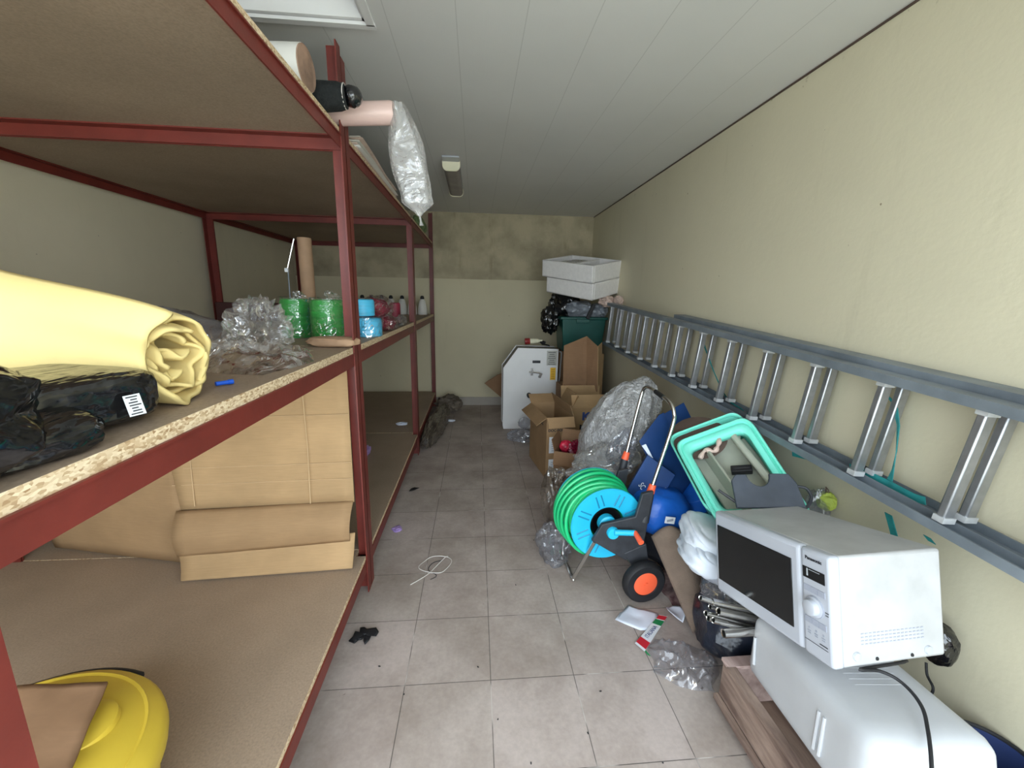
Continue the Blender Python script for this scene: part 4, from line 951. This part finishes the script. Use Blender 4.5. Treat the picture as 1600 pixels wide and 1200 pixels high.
tag(MB().blob((.76, 2.55, .14), (.17, .18, .14), (0, 0, 0), .25, 2.6, 4, 19, .003).build('brown_sack', std('brown_sack', (.14, .11, .085), .7, .4, 8, bmp=.4)), 'dusty brown sack on the floor behind the hose reel', 'sack')
tag(MB().blob((.385, 2.13, .085), (.085, .13, .10), (0, 0, R(8)), .35, 2.4, 4, 18, .003).build('plastic_bag', M['filmgrey']), 'limp clear plastic bag on the floor left of the hose reel stand', 'plastic bag')
# ------------------------------------------------------------------ blue boxes
def slab(label, pts, depth, m, name='blue_box', lid=.0):
    """box given three corners of its front face (tl, bl, br) and a depth vector"""
    tl, bl, br = [V(p) for p in pts]; dv = V(depth); t = thing(name, label, 'shoe box', bl)
    tr = tl + br - bl; vs = [bl, br, tr, tl]; vs += [p + dv for p in vs]
    MB().add(vs, [(0, 1, 2, 3), (7, 6, 5, 4), (0, 4, 5, 1), (1, 5, 6, 2), (2, 6, 7, 3), (3, 7, 4, 0)]).build('box_body', m, t, bevel=.004)
    # lid rim
    c = (bl + tr) / 2; k = 1.03
    n = (br - bl).cross(tl - bl).normalized() * -.0
    vs2 = [c + (p - c) * k for p in (bl, br, tr, tl)]; l = dv.normalized() * .045; vs2 = [p - dv.normalized() * .003 for p in vs2] + [p + l for p in vs2]
    o = MB().add(vs2, [(0, 1, 2, 3), (7, 6, 5, 4), (0, 4, 5, 1), (1, 5, 6, 2), (2, 6, 7, 3), (3, 7, 4, 0)]).build('lid', m, t, bevel=.003)
    return t, o
tb1, o1 = slab('navy shoe box standing on end beside the mint tray', [(0.964, 2.150, 0.845), (0.844, 2.100, 0.714), (0.996, 1.980, 0.389)], (.20, .12, .05), M['navy'])
tb2, o2_ = slab('navy shoe box leaning low behind the reel handle, white lettering on it', [(0.859, 2.020, 0.663), (0.756, 2.020, 0.451), (0.898, 1.980, 0.354)], (.10, .22, -.06), M['navy'])
text('white_lettering', 'SC', .045, frame(V((0.830, 1.993, 0.500)), (.5, 0, -.75), (.6, 0, .4)), M['label'], tb2, .7)
tb3, o3 = slab('bright blue box under the navy shoe box, half covered by the mint tray', [(1.022, 2.000, 0.370), (1.059, 2.000, 0.292), (1.182, 1.900, 0.390)], (.12, .2, .16), M['blue'])
tcr = MB(); tcr.ribbon([(0.850, 2.060, 0.710), (0.903, 2.030, 0.622), (0.939, 2.000, 0.549), (0.975, 1.965, 0.454)], [.024, .008, .010, .008], (1, 0, .4)); tcr.build('torn_edge', M['paper'], tb1)
t = thing('blue_bag', 'bright blue plastic bag with a small white label below the shoe boxes', 'plastic bag', (.93, 1.93, .2))
MB().blob((.935, 1.98, .37), (.15, .13, .125), (0, R(8), 0), .10, 1.6, 4, 3, None, .8).build('bag', M['blue'], t)
m = MB(frame((0.915, 1.820, 0.397), (1, .1, -.2), (.15, .1, 1))); m.box((0, 0, 0), (.055, .035, .002)); lb = m.build('label', M['label'], t, False)
m = MB(frame((0.915, 1.820, 0.397), (1, .1, -.2), (.15, .1, 1))); m.box((0, 0, .0014), (.035, .012, .0006), (0, 0, .3)); m.build('label_print', M['grey'], lb, False)
tag(MB().blob((1.12, 2.10, .16), (.26, .34, .17), (0, 0, 0), .2, 2, 4, 21, .003).build('dark_sack', M['darkbag']), 'dark sack on the floor carrying the blue boxes', 'sack')
# ------------------------------------------------------------------ mint tray
t = thing('litter_tray', 'mint green plastic tray with raised rim frame propped up behind the microwave', 'tray', (1.15, 1.6, .6))
C1, C2, C3, C4 = V((1.020, 2.056, 0.728)), V((1.180, 1.735, 0.965)), V((1.220, 1.337, 0.702)), V((1.020, 1.616, 0.515))
C1 = V((0.918, 1.860, 0.793)); C2 = V((1.250, 1.820, 0.940)); C3 = V((1.319, 1.420, 0.619)); C4 = V((0.929, 1.460, 0.591))
nrm = (C2 - C1).cross(C4 - C1).normalized()
if nrm.z > 0: nrm = -nrm        # points away from the viewer, into the tray depth
def rrect(k, lift, rad=.14, n=6):
    c = (C1 + C2 + C3 + C4) / 4; out = []
    cs = [C1, C2, C3, C4]
    for i in range(4):
        p, a, b = cs[i], cs[i - 1], cs[(i + 1) % 4]
        for j in range(n + 1):
            s = j / n; q0 = p + (a - p) * rad; q1 = p + (b - p) * rad
            q = q0 * (1 - s) ** 2 + p * 2 * s * (1 - s) + q1 * s * s
            out.append(c + (q - c) * k + nrm * lift)
    return out
SH = V((-.018, .06, .045))
def loft(rings, closed_last=False):
    m = MB(); n = len(rings[0]); vs = [p for r_ in rings for p in r_]; fs = []
    for i in range(len(rings) - 1):
        for j in range(n): fs.append((i * n + j, i * n + (j + 1) % n, (i + 1) * n + (j + 1) % n, (i + 1) * n + j))
    if closed_last: fs.append(tuple((len(rings) - 1) * n + j for j in range(n)))
    m.add(vs, fs); return m
loft([rrect(1.0, .022), rrect(1.01, .0), rrect(.985, -.006), rrect(.95, -.004), rrect(.93, .006), rrect(.90, .0), rrect(.86, -.004), rrect(.80, .0), rrect(.76, .008), rrect(.745, .03)]).build('rim_frame', M['mint'], t, solid=.003)
loft([[p + SH for p in rr_] for rr_ in (rrect(.95, .055), rrect(.99, .045), rrect(1.01, .05), rrect(1.01, .060), rrect(.96, .064), rrect(.93, .08), rrect(.86, .19), rrect(.82, .20))], True).build('tray_body', M['mint'], t, solid=.003)
# things inside
ux = (C2 - C1).normalized(); uy = (C1 - C4).normalized()
c0 = (C1 + C2 + C3 + C4) / 4
TI = Matrix((ux, (-nrm).cross(ux), -nrm)).transposed().to_4x4(); TI.translation = c0
tg_ = thing('scoop_tray', 'grey translucent plastic tray lying inside the mint tray', 'tray', c0 + nrm * .08)
m = MB(TI); m.box((.02, .02, -.075), (.27, .36, .012)); m.build('tray_floor', M['khaki'], tg_, bevel=.01)
m = MB(TI); m.box((-.055, -.02, -.03), (.012, .34, .09), (0, .15, 0)); m.build('side_wall', M['khaki'], tg_, bevel=.005)
m = MB(TI); m.box((.10, .02, -.03), (.03, .34, .085), (0, -.3, 0)); m.build('side_wall', M['khaki'], tg_, bevel=.008)
m = MB(TI); m.box((0, .19, -.05), (.26, .012, .09)); m.build('end_wall', M['khaki'], tg_, bevel=.005)
m = MB(TI); m.tube(smooth_path([(-.10, .13, -.005), (-.06, .155, .005), (-.03, .13, .01), (.0, .15, .015), (.03, .19, .01)]), [.010 + .003 * math.sin(i) for i in range(25)], 8); tag(m.build('twisted_bag', M['pinkbag']), 'twisted cream plastic bag knotted inside the mint tray', 'plastic bag')
m = MB(TI); m.box((.035, .02, -.035), (.085, .034, .03), (0, 0, -.35)); m.box((.035, .02, -.018), (.07, .008, .006), (0, 0, -.35)); tag(m.build('black_brush', M['black'], bevel=.005), 'small black brush head inside the mint tray', 'brush')
tag(MB().lathe([(.001, 0), (.125, .003), (.135, .010), (.125, .016), (.001, .020)], 40, TI @ Matrix.Translation((-.045, .262, -.034))).build('brown_pad', M['brown']), 'round brown felt pad behind the upper edge of the mint tray', 'pad')
# charcoal plate with notch and handle
t = thing('scoop_plate', 'charcoal plastic plate with a notch and side handle lying across the mint tray', 'plate', (1.2, 1.45, .72))
PM = frame((0.969, 1.420, 0.677), V((1.208, 1.360, 0.703)) - V((0.969, 1.420, 0.677)), V((1.035, 1.500, 0.775)) - V((0.974, 1.420, 0.677)))
L = (V((1.208, 1.360, 0.703)) - V((0.969, 1.420, 0.677))).length; Hh = (V((1.035, 1.500, 0.775)) - V((0.974, 1.420, 0.677))).length
poly = [(0, 0), (L, 0), (L * .98, Hh * .7), (L * .90, Hh * .98), (L * .62, Hh)]
poly += [(L * .44 + L * .17 * math.cos(a), Hh * .98 - Hh * .36 * math.sin(a)) for a in [math.pi * i / 10 for i in range(0, 11)]]
poly += [(L * .10, Hh * .98), (L * .02, Hh * .80)]
MB(PM).prism(poly, .014).build('plate', M['charcoal'], t, bevel=.004)
MB(PM).tube(smooth_path([(L * .97, Hh * .62, .007), (L * 1.10, Hh * .55, .007), (L * 1.13, Hh * .30, .007), (L * 1.03, Hh * .05, .007), (L * .96, Hh * .0, .007)]), .006, 8).build('side_handle', M['blackpl'], t)
MB(PM).tube([(-.05, Hh * .55, .0), (.02, Hh * .1, .0)], .006, 8).build('left_handle', M['blackpl'], t)
t = thing('lime_pouch', 'small lime green pouch in a clear bag between the microwave and the wall', 'pouch', (1.42, 1.52, .40))
MB().blob((1.43, 1.50, .655), (.030, .035, .037), (0, 0, 0), .3, 2, 4, 3).build('pouch_body', M['lime'], t)
MB().blob((1.41, 1.52, .56), (.045, .05, .13), (0, 0, 0), .3, 2, 4, 3).build('clear_bag', M['filmgrey'], t)
MB().tube([(1.43, 1.50, .685), (1.42, 1.49, .71), (1.435, 1.52, .71), (1.43, 1.51, .685)], .0025, 6).build('tie_loop', M['wood'], t)
# support pile under tray
tag(MB().blob((1.22, 1.66, .25), (.20, .26, .26), (0, 0, 0), .2, 2, 4, 31, .003).build('dark_sack', M['darkbag']), 'dark sack between the wall and the brown carpet, carrying the mint tray', 'sack')
# ------------------------------------------------------------------ carpet, rug, sack, poles
t_ = MB()
def carp(u, v):
    # half-unrolled stiff carpet standing on the floor: from reel base towards the poles
    a = V((0.835, 1.837, 0.300)) * (1 - u) + V((0.919, 1.518, 0.010)) * u
    b = V((1.003, 1.787, 0.300)) * (1 - u) + V((1.026, 1.566, 0.080)) * u
    p = a * (1 - v) + b * v; p.z += .07 * math.sin(math.pi * v) * (1 - .5 * u); return p
t_.grid(carp, 24, 16)
tag(t_.build('rolled_carpet', M['carpet'], solid=.012), 'plain brown carpet piece sloping down to the floor beside the cart wheel', 'carpet')
def rugf(u, v):
    a = V((0.890, 1.875, 0.020)) * (1 - u) + V((0.915, 1.662, 0.004)) * u
    b = V((1.010, 1.962, 0.050)) * (1 - u) + V((0.987, 1.669, 0.030)) * u
    p = a * (1 - v) + b * v; p.z += .008 * math.sin(u * 12); return p
tag(MB().grid(rugf, 30, 10).build('patterned_rug', M['rug'], solid=.006), 'dark red patterned rug edge under the brown carpet', 'rug')
def sack(m, c, rad, rot, seed, folds):
    q = Euler(rot).to_matrix()
    def fn(u, v):
        a, b = u * 2 * math.pi, (v - .5) * math.pi; e = lambda k: math.copysign(abs(k) ** .6, k)
        p = V((e(math.cos(a)) * e(math.cos(b)), e(math.sin(b)), e(math.sin(a)) * e(math.cos(b))))
        w = p.x * 1.2 + p.z * 2.2 + .8 * noise.noise(p * 1.3 + V((seed, 0, 0)))
        k = 1 + folds * (abs(math.sin(w * 2.6)) ** .6 - .5) + .06 * noise.noise(p * 2 + V((0, seed, 0)))
        return q @ V((p.x * rad[0] * k, p.y * rad[1], p.z * rad[2] * k)) + V(c)
    m.grid(fn, 90, 50, wrap=True); return m
m = MB(); sack(m, (.955, 1.52, .485), (.125, .13, .055), (R(5), R(16), R(-12)), 2, .10); sack(m, (.905, 1.475, .425), (.105, .12, .055), (R(-4), R(26), R(-14)), 5, .14)
tag(m.build('white_sack', M['cloth']), 'folded white plastic sack stuffed beside the microwave door', 'plastic sack')
t = thing('tube_bundle_bag', 'dark bag full of short metal tubes under the microwave', 'bag of tubes', (1.0, 1.38, 0))
MB().blob((1.045, 1.405, .16), (.155, .15, .165), (0, 0, 0), .22, 2, 4, 3, .003, .8).build('bag', M['darkbag'], t)
MB().blob((1.00, 1.36, .34), (.14, .12, .085), (0, R(10), 0), .3, 2.4, 4, 5).build('clear_film', M['filmgrey'], t)
PT = M['aludull']
TUBES = [
    ((0.737, 1.220, 0.448), (0.984, 1.220, 0.344), 0.009),
    ((0.782, 1.220, 0.430), (0.979, 1.220, 0.371), 0.012),
    ((0.757, 1.210, 0.392), (0.995, 1.210, 0.306), 0.010),
    ((0.762, 1.200, 0.380), (0.975, 1.200, 0.303), 0.010),
    ((0.775, 1.190, 0.380), (0.992, 1.190, 0.305), 0.010),
    ((0.797, 1.200, 0.407), (1.019, 1.200, 0.341), 0.013),
    ((0.784, 1.230, 0.400), (1.030, 1.230, 0.332), 0.009),
    ((0.806, 1.170, 0.341), (0.972, 1.170, 0.344), 0.015),
]

for a, b, r_ in TUBES:
    A, B = V(a), V(b); d = B - A
    m = MB(align(A, d)); L = d.length; m.lathe([(r_, 0), (r_, L), (r_ * .8, L), (r_ * .78, .002), (r_, 0)], 16, cap=False)
    m.build('metal_tube', M['steel'] if r_ > .0085 else M['alu'], t)
# ------------------------------------------------------------------ litter on the floor
t = thing('torn_paper', 'torn sheet of white paper lying on the tiles in front of the carpet', 'paper', (.72, 1.62, 0))
def flat(pts, th=.002, z=.002, m=None, name='x', par=None, amp=.008, seed=0):
    c = sum((V(p) for p in pts), V()) / len(pts); c.z = z; mb = MB(); n = len(pts); K = 5; vs = [c]; fs = []
    for k in range(1, K + 1):
        for p in pts:
            q = c + (V(p) - c) * k / K; q.z = z + amp * (.5 + noise.noise(V((q.x * 14, q.y * 14, seed)))) ; vs.append(q)
    for j in range(n): fs.append((0, 1 + j, 1 + (j + 1) % n))
    for k in range(K - 1):
        for j in range(n): a = 1 + k * n; fs.append((a + j, a + n + j, a + n + (j + 1) % n, a + (j + 1) % n))
    mb.add(vs, fs); return mb.build(name, m, par, solid=th)
flat([(0.594, 1.626, 0.000), (0.632, 1.672, 0.000), (0.650, 1.680, 0.000), (0.687, 1.711, 0.000), (0.731, 1.683, 0.000), (0.761, 1.677, 0.000), (0.815, 1.652, 0.000), (0.786, 1.594, 0.000), (0.741, 1.556, 0.000), (0.688, 1.559, 0.000), (0.639, 1.589, 0.000)], m=M['paper'], name='sheet', par=t)
t = thing('label_strip', 'white paper strip with red and green bands and lettering, on the tiles', 'paper strip', (.75, 1.56, 0))
A0, A1, A2, A3 = V((0.812, 1.635, 0.012)), V((0.848, 1.624, 0.012)), V((0.668, 1.446, 0.012)), V((0.642, 1.489, 0.012))
def strip(s0, s1, m, name, par, lift):
    p = [A0.lerp(A3, s0), A1.lerp(A2, s0), A1.lerp(A2, s1), A0.lerp(A3, s1)]
    p = [q + V((0, 0, lift)) for q in p]; q = [x + V((0, 0, .0008)) for x in p]
    return MB().add(p + q, [(3, 2, 1, 0), (4, 5, 6, 7), (0, 1, 5, 4), (1, 2, 6, 5), (2, 3, 7, 6), (3, 0, 4, 7)]).build(name, m, par, False)
base_ = strip(0, 1.05, M['label'], 'strip', t, 0)
strip(.02, .14, M['redp'], 'red_band', t, .001); strip(.17, .32, M['greenp'], 'green_band', t, .001); strip(.82, 1.0, M['redp'], 'red_band', t, .001)
mid = A0.lerp(A3, .57).lerp(A1.lerp(A2, .57), .5) + V((0, 0, .002))
text('lettering', 'ITALIANA', .026, frame(mid, A0 - A3, (A0 - A1)), M['blueink'], t, .8)
flat([(0.857, 1.641, 0.000), (0.861, 1.670, 0.000), (0.900, 1.684, -0.000), (0.928, 1.661, 0.000), (0.936, 1.620, 0.000), (0.890, 1.561, 0.000), (0.873, 1.589, 0.000)], m=M['paper'], name='curled_end', par=t, amp=.02, z=.02)
flat([(0.652, 1.483, 0.000), (0.664, 1.469, 0.000), (0.679, 1.422, 0.000), (0.670, 1.429, 0.000)], m=M['greenp'], name='folded_corner', par=t, amp=.004)
tag(heap(.80, 1.375, .125, .105, .05, 7.0, .002, -.45, 1.6).build('plastic_bag', M['filmgrey']), 'flat clear plastic bag on the tiles beside the wooden crate', 'plastic bag')
tag(flat([(-0.607, 1.575, 0.000), (-0.594, 1.594, 0.000), (-0.593, 1.623, 0.000), (-0.573, 1.618, 0.000), (-0.578, 1.647, 0.000), (-0.559, 1.649, 0.000), (-0.544, 1.634, 0.000), (-0.506, 1.642, 0.000), (-0.490, 1.619, 0.000), (-0.496, 1.598, 0.000), (-0.516, 1.600, 0.000), (-0.521, 1.576, 0.000), (-0.534, 1.553, 0.000), (-0.541, 1.570, 0.000), (-0.536, 1.594, 0.000), (-0.558, 1.582, 0.000), (-0.579, 1.580, 0.000), (-0.580, 1.563, 0.000)], th=.006, z=.006, m=M['black'], name='work_glove', amp=.012), 'black rubber glove lying on the tiles near the shelf', 'glove')
loop = []
for i in range(40):
    a = i / 39 * 2 * math.pi * 1.15; loop.append((-.285 + .085 * math.cos(a) + .01 * math.sin(3 * a), 2.09 + .075 * math.sin(a), .004 + .004 * (1 + math.sin(a * 2))))
loop += [(-.30, 2.04, .004), (-.34, 1.99, .003), (-.40, 1.935, .003)]
tag(MB().tube(smooth_path(loop, 2), .0022, 6).build('twine_loop', M['string']), 'loose loop of pale twine on the floor beside the near shelf bay', 'twine')
tag(MB().tube(smooth_path([(-.25, 2.13, .003), (-.30, 2.11, .004), (-.32, 2.05, .004), (-.27, 2.0, .003), (-.30, 1.97, .003)], 4), .0018, 6).build('wire_scrap', M['blackpl']), 'thin dark wire tangled in the pale twine loop', 'wire')
tag(MB().blob((-.565, 2.47, .008), (.03, .03, .01), (0, 0, 0), .5, 3, 3, 3, .001).build('lint_scrap', M['lilac']), 'purple lint scrap on the floor by the middle bay', 'scrap')
tag(flat([(-.57, 3.0, 0), (-.53, 3.02, 0), (-.50, 3.05, 0), (-.54, 3.06, 0), (-.565, 3.05, 0)], m=M['black'], name='leaf_scrap', amp=.01), 'small black scrap on the floor by the middle bay', 'scrap')
tag(MB().blob((-0.357, 4.846, 0.010), (.045, .03, .012), (0, 0, 0), .3, 3, 3, 4, .001).build('tissue_scrap', M['paper']), 'small white tissue scrap on the floor near the back wall', 'tissue')
tag(MB().blob((-.50, 4.55, .07), (.09, .62, .09), (0, 0, R(-4)), .45, 2.6, 5, 3, .002).build('netting_heap', M['filmbrown']), 'long brown heap of netting on the floor along the far shelf bay', 'netting')
tag(MB().blob((-.42, 5.35, .09), (.15, .16, .10), (0, 0, 0), .45, 2.6, 4, 7, .002).build('netting_bundle', std('grey_brown_netting', (.15, .12, .09), .8, .5, 10, bmp=.6)), 'grey-brown bundle in the back corner at the end of the shelves', 'bundle')
tag(MB().blob((-.565, 4.02, .05), (.025, .04, .045), (0, 0, 0), .3, 2, 3, 7, .002).build('paper_ball', M['paper']), 'small white paper ball against the far bay front post', 'paper')
rs = random.Random(11)
for i, (x_, y_) in enumerate(((.12, 1.05), (.28, .98), (.33, 1.13), (-.33, 1.32), (-.05, 1.42), (.02, 1.2), (.55, 1.02), (.42, 1.28), (-.45, 1.45), (.15, 1.9), (.30, 2.3))):
    tag(MB().blob((x_, y_, .003), (.0025 + .003 * rs.random(), .0022, .002), (0, 0, rs.random() * 3), .4, 2, 2, i, .0005).build('dirt_crumb', M['black']), 'tiny dark dirt crumb on the floor tiles', 'crumb', 'dirt crumbs scattered on the floor tiles')
